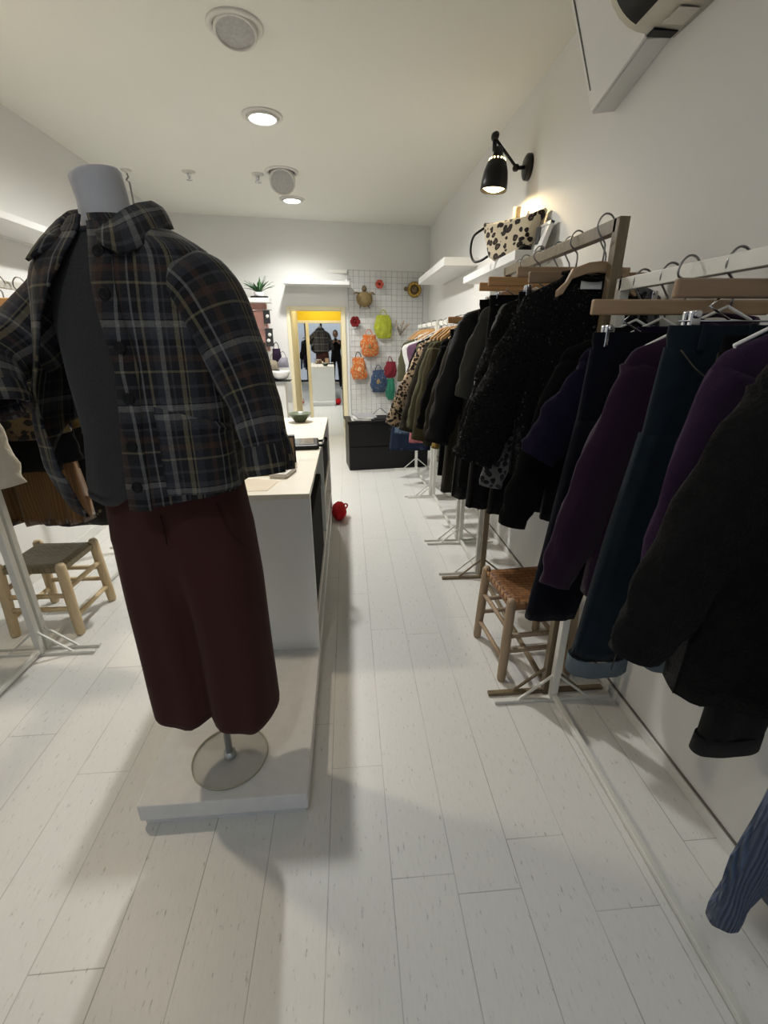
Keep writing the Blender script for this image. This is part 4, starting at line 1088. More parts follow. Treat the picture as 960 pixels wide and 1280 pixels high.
for i in range(NZ_ + 1):
    v = i / NZ_; row = []; prow = []
    for j in range(NP + 1):
        u = j / NP
        z0 = None
        ph_top = None
        zt = .640
        # opening edges depend on height: solve by first guess from the mid hem
        z = .03 + (zt - .03) * v
        a, b_ = interp(phR, z)[0], 2 * PI + interp(phL, z)[0]
        phi = a + (b_ - a) * u
        pe = phi if phi < 4.6 else phi - 2 * PI
        hz = hemz(pe)
        z = hz + (zt - hz) * v
        a, b_ = interp(phR, z)[0], 2 * PI + interp(phL, z)[0]
        phi = a + (b_ - a) * u
        pe = phi if phi < 4.6 else phi - 2 * PI
        # blend so the flare term only acts on the left front
        row.append(J(pe, z)); prow.append((phi, z))
    grid.append(row); PH.append(prow)
mb = MB(); mb.grid(grid, False, uvs=lambda i, j: (PH[i][j][0] * .20, PH[i][j][1]))
mb.build('body', m_plaid, t, solid=.006)
# button band
rows = []; pr = []
for i in range(41):
    z = .028 + (.625 - .028) * i / 40; a = interp(phR, z)[0]
    rows.append([J(a + d, z, o) for d, o in ((-.012, .003), (-.010, .009), (.06, .0095), (.13, .0095), (.20, .0095), (.205, .003))]); pr.append((a, z))
mb = MB(); mb.grid(rows, False, uvs=lambda i, j: ((pr[i][0] + .04 * j) * .20 + .03, pr[i][1])); mb.build('button_band', m_plaid, t)
m_btn = mat('black_button', (.004, .004, .004), .5, spec=.2)
for z in (.565, .485, .383, .280, .178, .085):
    a = interp(phR, z)[0] + .10; c = J(a, z, .0105); n_ = (J(a, z, .02) - J(a, z, 0)).normalized()
    MB().lathe([(.001, .0028), (.0065, .0026), (.0085, .0042), (.0118, .0038), (.0125, .0015), (.012, 0)], c=c, axis=n_, n=22).build('button', m_btn, t)
# slanted patch pocket on the button side
rows = []; pr = []
for i in range(15):
    row = []; q = []
    for j in range(17):
        a = .55 + .95 * j / 16; ztop = .262 - .055 * j / 16; z = .056 + (ztop - .056) * i / 14
        e = .0035 if i in (0, 14) or j in (0, 16) else .010
        row.append(J(a, z, e + (.006 if i == 13 else 0))); q.append((a, z))
    rows.append(row); pr.append(q)
mb = MB(); mb.grid(rows, False, uvs=lambda i, j: (pr[i][j][0] * .20 + .012, pr[i][j][1] + .018)); mb.build('patch_pocket', m_plaid, t)
# chest welt on the button side shoulder yoke seam
rows = []; pr = []
for i in range(4):
    rows.append([J(.32 + 1.25 * j / 20, .520 - .006 * i, .0035 + (.002 if i in (1, 2) else 0)) for j in range(21)])
# collar
def leaf(side):
    tabc = [  # phi, inner radius, top z, fall radius, fall z
        (.42, .094, .598, .100, .592), (.58, .094, .608, .145, .572), (.78, .092, .622, .180, .556), (.98, .090, .638, .170, .572), (1.3, .087, .655, .146, .600), (1.8, .084, .670, .126, .628), (2.4, .082, .678, .117, .640), (3.25, .082, .68, .115, .644)]
    rows = []; uv = []
    n = 34
    for i in range(n):
        ph = .42 + (3.25 - .42) * i / (n - 1)
        ri_, zt, ro, zo = interp(tabc, ph)
        an = ph if side > 0 else -ph - .12 * (1 - i / (n - 1))
        def P(r, z, yy=0): return Vector((r * math.sin(an) - .008, -r * math.cos(an) - .006, z))
        mid = .5
        row = [P(ri_ + .004, .600 + .012 * min(1, i / 8)), P(ri_, (zt + .606) / 2), P(ri_, zt), P(ri_ + .010, zt + .008), P(ri_ + .022 if ro > ri_ + .03 else ri_ + .008, zt + .0)]
        for k in (1, 2, 3, 4):
            f = k / 4; row.append(P(ri_ + .022 + (ro - ri_ - .022) * f, zt + (zo - zt) * f + .006 * math.sin(PI * f)))
        rows.append(row); uv.append([(ph * .13 + .02, q * .018) for q in range(len(row))])
    mb = MB(); mb.grid(rows, False, uvs=lambda i, j: uv[i][j]); mb.build('collar', m_plaid, t, solid=.007)
leaf(1); leaf(-1)
# sleeves
def jsleeve(path, radii, seed, u0, cuff):
    P = curve_pts(path, 40); rows = []; L = [0.]
    for a, b_ in zip(P, P[1:]): L.append(L[-1] + (b_ - a).length)
    n = 36; prev = None; frames = []
    for i, p in enumerate(P):
        tt = i / 39; r, fl = interp(radii, tt)
        d = (P[min(i + 1, 39)] - P[max(i - 1, 0)]).normalized()
        s = Vector((1, 0, 0)) if prev is None else prev
        s = (s - d * d.dot(s)).normalized(); prev = s; u = d.cross(s); row = []
        for k in range(n):
            a = 2 * PI * k / n
            w = 1 + .07 * nz(math.cos(a) * 1.4 + seed, math.sin(a) * 1.4, tt * 5) + .035 * math.sin(tt * 30 + 2 * math.sin(a + seed)) * smooth((tt - .25) * 3) * (.5 + .5 * math.cos(a * 2))
            row.append(p + (s * math.cos(a) + u * math.sin(a) * fl) * r * w)
        rows.append(row); frames.append((p, s, u, d, r, fl))
    body = rows[:]
    mb = MB(); mb.grid(body, True, uvs=lambda i, j: (u0 + j / n * .34, .64 - L[i])); mb.build('sleeve', m_plaid, t, solid=.005)
    # turned-back cuff with an open split
    p, s, u, d, r, fl = frames[-1]
    cr = []; 
    for i, (dz_, k_) in enumerate(((-.058, 1.0), (-.06, 1.10), (-.035, 1.14), (-.01, 1.15), (.004, 1.12), (.004, 1.02), (-.02, .95))):
        row = []
        for q in range(n + 1):
            a = cuff + .12 + (2 * PI - .24) * q / n
            e = 1 + .10 * math.exp(-((q - n) / 3) ** 2) * smooth((i) / 2)
            lift = -.030 * math.exp(-((q - n) / 3) ** 2) * (1 if i in (1, 2) else .3)
            row.append(p + d * (dz_ + lift) + (s * math.cos(a) + u * math.sin(a) * fl) * r * k_ * e)
        cr.append(row)
    mb = MB(); mb.grid(cr, False, uvs=lambda i, j: (u0 + .05 + j / n * .36, .012 * i + .3)); mb.build('cuff', m_plaid, t, solid=.004)
jsleeve([(.135, .0, .535), (.205, .0, .478), (.262, -.005, .365), (.302, -.016, .27), (.333, -.035, .175), (.347, -.045, .108)], [(0, .060, 1.2), (.12, .080, 1.15), (.25, .076, 1.15), (.45, .064, 1.1), (.7, .053, 1.05), (.9, .048, 1.05), (1, .048, 1.05)], 3.1, .03, 0.2)
jsleeve([(-.135, 0, .53), (-.205, -.01, .47), (-.262, -.08, .395), (-.262, -.17, .35), (-.222, -.210, .320), (-.185, -.228, .262)], [(0, .065, 1.1), (.12, .082, 1.1), (.4, .078, .9), (.7, .060, .9), (1, .050, .9)], 8.3, .11, 2.6)
# ------------------------------------------------------------------ things on the counter
CT = .892
def lathe_thing(name, label, cat, loc, parts, group=None):
    t = thing(name, label, cat, loc, 0, group)
    for nm, prof, m, n in parts: MB().lathe(prof, n=n).build(nm, m, t)
    return t
m_glaze = mat('green_glaze', (.045, .060, .034), .25, 0, .7, 34.)
m_glaze_in = mat('pale_green_glaze', (.17, .20, .14), .3, 0, .4, 25.)
lathe_thing('ceramic_bowl', 'green glazed ceramic bowl at the far end of the white counter', 'bowl', (-.385, 3.56, CT), [
    ('bowl_body', [(.001, .003), (.038, .003), (.040, 0), (.042, .005), (.055, .024), (.078, .048), (.088, .064), (.091, .068)], m_glaze, 40),
    ('bowl_inside', [(.091, .068), (.088, .066), (.073, .048), (.049, .024), (.02, .014), (.001, .013)], m_glaze_in, 40)])
m_pinkc = mat('pink_wax', (.55, .20, .17), .4, 0, .2)
m_clear = mat('cloudy_glass', (.75, .72, .70), .2, 0, .1)
lathe_thing('small_candle', 'tiny pink candle jar left of the green bowl', 'candle', (-.545, 3.62, CT), [
    ('jar', [(.001, 0), (.026, 0), (.030, .01), (.030, .045), (.027, .045), (.027, .03)], m_clear, 20), ('wax', [(.001, .032), (.026, .032), (.026, .012)], m_pinkc, 20)])
# black card terminal / tablet
t = thing('card_terminal', 'black tablet style till terminal with bluish screen on the counter', 'payment terminal', (-.285, 2.70, CT), math.radians(4))
MB().box(-.095, .095, -.11, .11, 0, .028).build('terminal_body', m_black_lac, t, sm=False, bevel=.010)
m_scr = mat('bluish_screen', (.10, .13, .19), .12, 0, .5, 9.)
MB().box(-.078, .062, -.085, .09, .028, .0295).build('screen', m_scr, t, sm=False)
MB().tube(curve_pts([(.07, -.05, .02), (.115, -.06, .015), (.128, .0, .035), (.118, .05, .02), (.09, .08, .012)], 18), .008, 8).build('cable_loop', m_black, t)
t = thing('paper_pad', 'white paper pad lying next to the till terminal', 'notepad', (-.425, 2.72, CT), math.radians(3))
MB().box(-.04, .04, -.075, .075, 0, .018).build('paper', m_white, t, sm=False, bevel=.002)
MB().box(-.04, .04, .06, .076, .018, .021).build('binding', m_black, t, sm=False)
# little wooden display frame, dark edged
m_tanw = wood('tan_box_wood', (.34, .22, .12), (.26, .16, .08), 8., 'X', .5)
t = thing('display_box', 'small tan wooden display box with black edges by the plaid cuff', 'box', (-.345, 2.33, CT), math.radians(8))
MB().box(-.055, .055, -.012, .012, 0, .135).build('back_board', m_tanw, t, sm=False, bevel=.002)
f = MB()
for a in ((-.058, -.050, -.02, .016, 0, .14), (.050, .058, -.02, .016, 0, .14), (-.058, .058, -.02, .016, .133, .141), (-.058, .058, -.02, .016, 0, .008)): f.box(*a)
f.build('black_edging', m_black, t, sm=False)
# white calculator-like box in front of the cuff
t = thing('card_reader', 'small white card reader lying flat near the counter front edge', 'card reader', (-.325, 2.10, CT), math.radians(-14))
MB().box(-.042, .042, -.070, .070, 0, .022).build('reader_body', mat('ivory_shell', (.66, .64, .60), .45), t, sm=False, bevel=.004)
MB().box(-.028, .028, .015, .055, .022, .0228).build('display', mat('grey_display', (.20, .20, .22), .25), t, sm=False)
kp = MB()
for a in range(3):
    for b_ in range(3): kp.box(-.028 + a * .021, -.014 + a * .021, -.055 + b_ * .022, -.041 + b_ * .022, .022, .0245)
kp.build('keypad', mat('grey_keys', (.36, .35, .33), .5), t, sm=False)
# wire basket with folded things
m_cardb = mat('kraft_card', (.44, .33, .20), .7, 0, .1, 20.)
t = thing('wire_basket', 'dark wire basket of rolled scarves behind the plaid sleeve', 'basket', (-.545, 2.50, CT))
for z, w in ((.004, .09), (.06, .105), (.12, .12)):
    MB().tube([(-w, -w * .8, z), (w, -w * .8, z), (w, w * .8, z), (-w, w * .8, z)], .0035, 6, closed=True).build('wire_ring', m_black, t)
for k in range(12):
    a = 2 * PI * k / 12; c, s = math.cos(a), math.sin(a); q = 1 / max(abs(c), abs(s))
    MB().tube([(c * q * .09, s * q * .072, .004), (c * q * .12, s * q * .096, .12)], .002, 5).build('wire_upright', m_black, t)
for k, (c, xo, yo) in enumerate((((.50, .40, .30), -.045, -.02), ((.55, .45, .33), .04, -.03), ((.30, .20, .15), .0, .035), ((.60, .55, .48), -.01, -.035))):
    tag(MB().lathe([(.001, -.06), (.022, -.058), (.030, -.03), (.031, .03), (.024, .058), (.001, .06)], c=(-.545 + xo, 2.50 + yo, CT + .038 + .045 * (k > 1)), axis=(1, .2 * k, 0), n=18).build('rolled_scarf', fabric('scarf_cloth_%d' % k, c, .4)), ('tan', 'sand coloured', 'brown', 'cream')[k] + ' rolled scarf in the dark wire basket', 'scarf', 'rolled scarves in the basket')
t = thing('kraft_envelope', 'brown kraft paper sheet under the black cable at the counter front', 'paper', (-.50, 2.13, CT), math.radians(5))
MB().box(-.115, .115, -.065, .065, 0, .006).build('paper_body', m_cardb, t, sm=False, bevel=.002)
MB().prism([(-.115, .065), (.115, .065), (.0, .0)], 'z', .006, .008).build('flap', m_cardb, t, sm=False)
tag(MB().tube(curve_pts([(-.70, 2.2, CT + .005), (-.60, 2.10, CT + .014), (-.50, 2.08, CT + .013), (-.46, 2.16, CT + .013), (-.52, 2.26, CT + .005), (-.44, 2.34, CT + .005), (-.47, 2.46, CT + .005)], 40), .004, 6).build('power_cable', m_black), 'thin black cable looping over the kraft paper on the counter', 'cable')
tag(MB().prism([(-.60, 1.84), (-.36, 1.85), (-.33, 1.99), (-.45, 2.03), (-.61, 1.99)], 'z', CT, CT + .0015).build('tissue_paper', mat('cream_tissue', (.60, .52, .40), .6, 0, .12, 12.), sm=False), 'thin cream tissue paper lying flat at the counter front edge', 'paper')

# ------------------------------------------------------------------ wire grid panel on the back wall and what hangs on it
GD = .045
def bw(x, z, d=GD): return Vector((x, wy(x) - d, z))
gx0, gx1, gz0, gz1 = .035, 1.06, .47, 2.335
m_wire = mat('grey_wire', (.36, .37, .38), .4, .5)
t = thing('wire_grid', 'tall grey wire grid panel leaning on the back wall beside the doorway', 'wire panel', (0, 0, 0))
fr = MB().tube([bw(gx0, gz0), bw(gx1, gz0), bw(gx1, gz1), bw(gx0, gz1)], .005, 6, closed=True); fr.build('grid_frame', m_wire, t)
v_ = MB(); h_ = MB()
for k in range(1, 14): x = gx0 + (gx1 - gx0) * k / 14; v_.tube([bw(x, gz0), bw(x, gz1)], .0022, 5)
for k in range(1, 26): z = gz0 + (gz1 - gz0) * k / 26; h_.tube([bw(gx0, z, GD + .004), bw(gx1, z, GD + .004)], .0022, 5)
v_.build('vertical_wires', m_wire, t); h_.build('horizontal_wires', m_wire, t)
for x in (gx0 + .02, gx1 - .05): MB().tube([bw(x, gz1 - .1), bw(x, gz1 - .1, 0)], .006, 8).build('wall_hook', m_wire, t)
ga = -math.atan(.15) * -1
def hung(name, label, cat, x, z, group=None): 
    return thing(name, label, cat, bw(x, z, GD + .012), math.atan(.15), group)
m_straw = mat('woven_straw', (.22, .155, .065), .8, 0, .5, 60., .6, 90.)
m_straw_dk = mat('dark_straw', (.13, .09, .045), .8, 0, .5, 50.)
t = hung('turtle_bag', 'turtle shaped woven straw bag near the top of the wire grid', 'bag', .245, 2.02)
MB().lathe([(.001, -.05), (.05, -.046), (.085, -.025), (.095, 0), (.085, .02), (.001, .026)], c=(0, -.03, -.03), axis=(0, 1, 0), n=28, sx=1.15, sy=1.) .build('shell', m_straw, t)
MB().lathe([(.001, 0), (.03, .01), (.034, .04), (.02, .07), (.001, .08)], c=(0, -.025, .06), axis=(0, 0, 1), n=16).build('turtle_head', m_straw_dk, t)
for s in (-1, 1):
    MB().tube([(s * .06, -.03, .035), (s * .11, -.035, .05), (s * .145, -.03, .03)], [.026, .022, .008], 10, .5).build('flipper', m_straw, t)
    MB().tube([(s * .05, -.03, -.10), (s * .065, -.035, -.14)], [.02, .010], 10, .5).build('flipper', m_straw_dk, t)
def flower(name, label, x, z, m, r, mc):
    t = hung(name, label, 'flower', x, z)
    for k in range(6):
        a = 2 * PI * k / 6
        MB().lathe([(.001, -.008), (r * .35, -.010), (r * .45, 0), (r * .2, .006), (.001, .008)], c=(r * .55 * math.cos(a), -.015, r * .55 * math.sin(a)), axis=(.4 * math.cos(a), 1, .4 * math.sin(a)), n=12).build('petal', m, t)
    MB().lathe([(.001, -.03), (r * .2, -.026), (r * .25, -.012), (.001, -.01)], axis=(0, 1, 0), n=12).build('flower_centre', mc, t)
    return t
m_coral = fabric('coral_felt', (.50, .10, .07), .3); m_dkred = fabric('dark_red_felt', (.16, .014, .016), .3)
flower('felt_flower', 'coral felt flower brooch top middle of the wire grid', .452, 2.175, m_coral, .06, m_dkred)
flower('felt_flower', 'dark red felt flower hanging at the left edge of the wire grid', .115, 1.715, m_dkred, .075, m_dkred)
m_bead = mat('gold_bead', (.45, .28, .05), .4, .4)
t = hung('sun_mirror', 'gold rosette shaped small mirror high on the right of the grid', 'wall ornament', .935, 2.12)
MB().lathe([(.088, -.012), (.10, 0), (.09, .006), (.001, .006)], axis=(0, 1, 0), n=32).build('disc', m_straw, t)
for k in range(14):
    a = 2 * PI * k / 14
    MB().lathe([(.001, -.024), (.017, -.020), (.021, -.006), (.001, 0)], c=(.076 * math.cos(a), 0, .076 * math.sin(a)), axis=(0, 1, 0), n=10).build('petal_bead', m_bead, t)
MB().lathe([(.001, -.028), (.03, -.024), (.045, -.012), (.045, 0)], axis=(0, 1, 0), n=20).build('centre_boss', m_straw_dk, t)
t = hung('round_knob', 'small dark round hook left of the gold rosette', 'hook', .81, 2.125)
MB().lathe([(.001, -.04), (.022, -.036), (.028, -.02), (.010, -.012), (.010, .01)], axis=(0, 1, 0), n=16).build('knob_body', m_straw_dk, t)
def pouch(name, label, cat, x, z, w, h, m, seed, strap=None, th=.05, patch=None, handle=None):
    """soft bag hanging from a wire: pinched top, full bottom"""
    t = hung(name, label, cat, x, z)
    rows = []
    for i in range(22):
        v = i / 21
        hw = w / 2 * (.80 + .24 * smooth(v * 1.8) - .26 * smooth((v - .8) * 5)); ht = th * (.25 + .9 * math.sin(PI * min(1, v * .95 + .04)) ** .8)
        row = []
        for k in range(36):
            a = 2 * PI * k / 36; c, s = math.cos(a), math.sin(a)
            f = 1 + .34 * nz(c * 2.4 + seed, s * 2.4, v * 4) + .08 * math.sin(c * 14 + seed + v * 3)
            row.append(Vector((hw * f * c, -th * .9 + ht * .8 * s * f, -h * v + .012 * nz(c * 3, seed, v * 5))))
        rows.append(row)
    MB().grid(rows, True, True, True).build('pouch_body', m, t, sub=1)
    MB().tube(curve_pts([(-w * .22, -th * .8, -.01), (-w * .12, -th * .5, .045), (0, -.004, .065), (w * .12, -th * .5, .045), (w * .22, -th * .8, -.01)], 18), .006, 6).build('handle', handle or m, t)
    if patch:
        MB().lathe([(.001, -.012), (w * .14, -.010), (w * .20, 0)], c=(0, -th * 1.62, -h * .52), axis=(0, 1, 0), n=18).build('printed_patch', patch, t)
    return t
m_lime = fabric('lime_cloth', (.36, .39, .045), .5); m_or = mat('orange_print_cloth', (.70, .18, .035), .8, 0, .55, 28., .4, 120.)
m_or2 = leopard('orange_floral_cloth', (.52, .125, .03), (.44, .25, .11), 34., (.75, .50, .30)); m_bluec = leopard('blue_floral_cloth', (.035, .065, .13), (.03, .045, .08), 30., (.30, .30, .24))
m_maroon = fabric('maroon_cloth', (.17, .02, .03), .4)
pouch('cloth_pouch', 'lime green cloth drawstring bag on the wire grid', 'bag', .50, 1.80, .23, .30, m_lime, 2.2)
pouch('cloth_pouch', 'orange cloth bag with pale centre print below the lime bag', 'bag', .298, 1.555, .225, .29, m_or2, 3.3, patch=m_straw)
pouch('cloth_pouch', 'orange and tan bag with dark opening lowest at the left of the grid', 'bag', .145, 1.265, .20, .30, m_or2, 4.1, patch=fabric('pale_peach_cloth', (.70, .42, .22), .3), handle=m_black)
pouch('cloth_pouch', 'navy floral fabric bag low on the wire grid', 'bag', .425, 1.09, .22, .31, m_bluec, 5.4, patch=m_straw)
pouch('cloth_pouch', 'maroon cloth pouch at the right side of the grid by the white top', 'bag', .595, 1.20, .16, .22, m_maroon, 6.2)
pouch('cloth_pouch', 'jade green narrow cloth pouch below the maroon pouch', 'bag', .60, .97, .12, .30, f_green, 7.7)
t = hung('dried_flowers', 'pale dried flower sprig hanging above the far clothes', 'dried flowers', .74, 1.68)
m_dry = mat('dried_blossom', (.55, .42, .30), .8, 0, .3, 30.)
st = MB(); bl = MB(); random.seed(4)
for k in range(16):
    a = random.uniform(-.9, .9); L = random.uniform(.10, .19); p = Vector((math.sin(a) * L, -.02 - random.random() * .04, -.12 + math.cos(a) * L))
    st.tube([(0, -.01, -.14), p * .6 + Vector((0, -.01, -.05)), p], .002, 5); bl.lathe([(.001, -.012), (.010, -.006), (.013, .004), (.001, .012)], c=p, axis=(math.sin(a), -.3, math.cos(a)), n=8)
st.build('stems', m_straw, t); bl.build('blossoms', m_dry, t)

# ------------------------------------------------------------------ on the black cabinet
CA = math.atan(.112)
def on_cab(u, v, z): return (-.012 + u * math.cos(CA) - v * math.sin(CA), 5.268 + u * math.sin(CA) + v * math.cos(CA), z)
cols = [(.60, .60, .60), (.42, .43, .45), (.66, .65, .62), (.30, .31, .34)]
z = .595
for k in range(4):
    h = .010 + .003 * (k % 2)
    lab = ('grey magazine at the bottom of the pile on the black cabinet', 'dark grey magazine second from the bottom of the cabinet pile', 'white magazine second from the top of the cabinet pile', 'dark magazine lying on top of the cabinet pile')[k]
    c = on_cab(.17 + .015 * k, .17, z)
    t = thing('magazine', lab, 'magazine', c, CA + math.radians((-4, 6, -9, 5)[k]), 'magazines on the black cabinet')
    MB().box(-.115, .115, -.15, .15, .001, h - .001).build('pages', m_white, t, sm=False)
    MB().box(-.117, .117, -.152, .152, h - .0012, h).box(-.117, .117, -.152, .152, 0, .001).box(-.118, -.116, -.152, .152, 0, h).build('cover', mat('magazine_cover_%d' % k, cols[k], .3, 0, .4, 9.), t, sm=False)
    z += h
t = thing('metal_tray', 'low dark metal tray with wire handle on the black cabinet', 'tray', on_cab(.41, .17, .595), CA)
MB().prism([(-.12, 0), (.12, 0), (.135, .035), (.128, .035), (.116, .006), (-.116, .006), (-.128, .035), (-.135, .035)], 'y', -.10, .10).build('tray_body', m_black, t, sm=False)
MB().tube(curve_pts([(-.10, 0, .03), (-.05, 0, .085), (0, 0, .115), (.05, 0, .085), (.10, 0, .03)], 18), .005, 8).build('wire_handle', m_steel, t)

# ------------------------------------------------------------------ display wall left of the doorway
Y0 = 6.05
t = thing('display_unit', 'white wall display unit with pink back panel left of the doorway', 'shelving unit', (-1.20, Y0 + .12, 0))
MB().box(-.34, .27, -.12, .14, 1.915, 1.965).build('top_shelf', m_white, t, sm=False, bevel=.003)
MB().box(-.34, .20, .10, .14, 1.35, 1.915).build('pink_panel', mat('dusty_pink_panel', (.52, .27, .23), .6, 0, .2, 5.), t, sm=False)
MB().box(-.34, .20, .105, .14, .6, 1.35).build('lower_panel', m_white, t, sm=False)
r = MB()
for x in (-.20, .02, .17): r.tube([(x, .07, 1.20), (x, .07, 1.88)], .005, 8)
for z in (1.84, 1.62): r.tube([(-.3, .06, z), (.27, .06, z)], .004, 8)
r.build('hanging_rails', m_chrome, t)
MB().box(-.34, .45, -.10, .12, .985, .997).build('dark_shelf', m_black, t, sm=False, bevel=.002)
MB().box(-.34, .37, -.02, .14, .0, .985).build('base_cabinet', m_white, t, sm=False, bevel=.004)
m_card = mat('black_card', (.014, .014, .015), .5)
m_disc = mat('pearl_disc', (.72, .70, .66), .3)
def card(x, z, w, h, n, lab):
    t = thing('earring_card', lab, 'earring card', (x, Y0 + .15, z), 0, 'black earring cards on the display')
    MB().box(-w / 2, w / 2, -.004, .004, -h, 0).build('card_back', m_card, t, sm=False, bevel=.002)
    for k in range(n): MB().lathe([(.001, -.010), (.018, -.009), (.022, -.004), (.022, 0)], c=((-.012 if n > 1 and k else .008), -.004, -h * (.45 if n == 1 else .35 + .32 * k)), axis=(0, 1, 0), n=16).build('white_disc', m_disc, t)
    MB().tube([(0, -.002, -.005), (0, .0, .012), (0, -.02, .016)], .002, 5).build('hook', m_chrome, t)
card(-.995, 1.835, .082, .155, 1, 'topmost black earring card with one white disc')
card(-.985, 1.625, .095, .215, 2, 'black earring card with two white discs, middle of the display')
card(-1.085, 1.455, .085, .165, 1, 'black earring card with one white disc, lowest of the display')
m_plum = fabric('plum_velvet', (.022, .012, .030), .4); m_greyp = fabric('grey_mesh_cloth', (.26, .25, .30), .4)
def pouch2(name, lab, x, z, w, h, m, seed, th=.05):
    t = thing(name, lab, 'bag', (x, Y0 + .16, z))
    rows = [[Vector((w / 2 * (1 + .12 * nz(math.cos(a) * 2 + seed, math.sin(a) * 2, v * 3)) * math.copysign(abs(math.cos(a)) ** .6, math.cos(a)) * (.85 + .2 * v), -th + th * (.3 + .7 * math.sin(PI * min(1, .1 + v * .85))) * math.sin(a), -h * v)) for a in (2 * PI * k / 28 for k in range(28))] for v in (i / 12 for i in range(13))]
    MB().grid(rows, True, True, True).build('bag_body', m, t)
    MB().tube(curve_pts([(-w * .3, -th, -.005), (-w * .2, -th, .05), (0, -th, .075), (w * .2, -th, .05), (w * .3, -th, -.005)], 16), .005, 6).build('handle', m, t)
pouch2('velvet_pouch', 'plum black velvet pouch on the display beside the doorway', -.905, 1.385, .115, .16, m_plum, 2.)
pouch2('mesh_bag', 'grey mesh bag hanging right under the plum pouch', -.83, 1.275, .13, .12, m_greyp, 4.)
pouch2('woven_bag', 'beige woven bag under the earring cards above the dark shelf', -.955, 1.25, .12, .13, fabric('beige_weave', (.30, .26, .20), .6), 5.)
pouch2('denim_bag', 'dark blue bag low by the dark shelf on the display', -.93, 1.12, .11, .13, f_navyd, 6.)
t = thing('white_bowl', 'white rounded bowl on the dark shelf of the display unit', 'bowl', (-.875, Y0 + .12, 1.0))
MB().lathe([(.001, .0), (.05, .004), (.09, .03), (.115, .08), (.12, .12), (.114, .12), (.10, .07), (.05, .03), (.001, .02)], n=28).build('bowl_body', m_white, t)
# plant
m_leaf = mat('leaf_green', (.035, .115, .03), .5, 0, .5, 25.); m_leaf2 = mat('dark_leaf_green', (.02, .07, .025), .5, 0, .4, 25.)
t = thing('potted_plant', 'small spiky green plant on top of the white display unit', 'plant', (-1.055, Y0 + .10, 1.965))
MB().lathe([(.001, .012), (.10, .012), (.105, .022), (.11, .022), (.108, 0), (.001, 0)], n=28, sx=1.0, sy=.8).build('saucer', m_black, t)
MB().lathe([(.001, .014), (.055, .014), (.06, .02), (.062, .065), (.058, .065), (.055, .05), (.001, .05)], n=24).build('glass_pot', m_clear, t)
random.seed(11)
for k in range(46):
    a = random.uniform(0, 2 * PI); L = random.uniform(.16, .27); up = random.uniform(.45, 1.25); lean_ = -.25
    d = Vector((math.cos(a) * (1 - .35 * up) + lean_ * .6, math.sin(a) * (1 - .35 * up) * .7, up)).normalized()
    side = d.cross(Vector((0, 0, 1))).normalized(); rows = []
    for i in range(7):
        v = i / 6; c = Vector((0, 0, .055)) + d * L * v + Vector((0, 0, -.06 * v * v)); w = .012 * math.sin(PI * (.12 + .86 * v)) 
        rows.append([c - side * w, c + Vector((0, 0, .003)), c + side * w])
    MB().grid(rows, False).build('leaf', m_leaf if k % 3 else m_leaf2, t, solid=.0015)

# ------------------------------------------------------------------ on the bag shelf
SZ = 1.948
f_leob = leopard('cream_leopard_plush', (.60, .52, .38), (.020, .015, .013), 25., (.10, .06, .035))
t = thing('leopard_handbag', 'plush cream leopard print handbag standing on the white wall shelf', 'bag', (1.005, 3.02, SZ), math.radians(124))
rows = []
for i in range(26):
    v = i / 25
    hw = (.105 + .115 * v ** .7) * (1 if v > .06 else .9); th = .075 * (1 - .55 * v) + .012
    zz = .205 * v
    row = []
    for k in range(48):
        a = 2 * PI * k / 48; c, s = math.cos(a), math.sin(a)
        x = hw * math.copysign(abs(c) ** .55, c); y = th * math.copysign(abs(s) ** .7, s) * (1 + .10 * nz(c * 2, s * 2, v * 3))
        row.append(Vector((x, y, zz + .022 * (x / .24) ** 2 * v - .012 * v * (1 - (x / .24) ** 2))))
    rows.append(row)
bb = MB(); bb.grid(rows, True, True, True); bb.build('bag_body', f_leob, t)
MB().tube([(-.215, -.0, .222), (-.10, 0, .200), (.1, 0, .198), (.215, 0, .220)], .007, 8).build('zip_edge', m_black, t)
MB().tube(curve_pts([(.19, .035, .19), (.250, .06, .15), (.262, .065, .07), (.225, .072, .010), (.16, .085, .004), (.10, .09, .02)], 24), .0075, 8).build('handle_strap', m_black, t)
tgx = MB().box(-.232, -.202, .046, .052, .045, .130).build('swing_tag', m_card, t, sm=False, bevel=.002)
MB().tube([(-.217, .049, .130), (-.212, .01, .20)], .0015, 5).build('tag_string', m_black, tgx)
t = thing('wood_stand', 'pale turned wooden post standing behind the leopard bag', 'stand', (1.085, 3.20, SZ))
MB().lathe([(.001, 0), (.05, 0), (.05, .012), (.022, .016), (.022, .30), (.024, .312), (.001, .314)], n=24).build('post', m_pole_pale, t)
t = thing('leaning_frame', 'white frame lying against the wall at the near end of the bag shelf', 'frame', (1.075, 2.745, SZ), 0)
Mf = Matrix.Rotation(math.radians(18), 4, 'Y')
f = MB()
for a in ((-.012, .012, -.035, -.02, 0, .15), (-.012, .012, .24, .255, 0, .15), (-.012, .012, -.035, .255, 0, .015), (-.012, .012, -.035, .255, .135, .15)): f.box(*a, Mf)
f.build('frame_bars', m_white, t, sm=False, bevel=.002)
MB().box(-.003, .003, -.02, .24, .015, .135, Mf).build('frame_panel', m_white, t, sm=False)
t = thing('small_purse', 'small flat dark purse on the shelf right of the leopard bag', 'purse', (1.00, 2.765, SZ), math.radians(70))
MB().lathe([(.001, 0), (.045, 0), (.052, .012), (.045, .026), (.001, .032)], n=24, sx=1.2, sy=.7).build('purse_body', m_blackbox, t)
MB().tube([(-.04, -.02, .024), (0, -.03, .028), (.04, -.02, .024)], .003, 6).build('zip', m_gold, t)
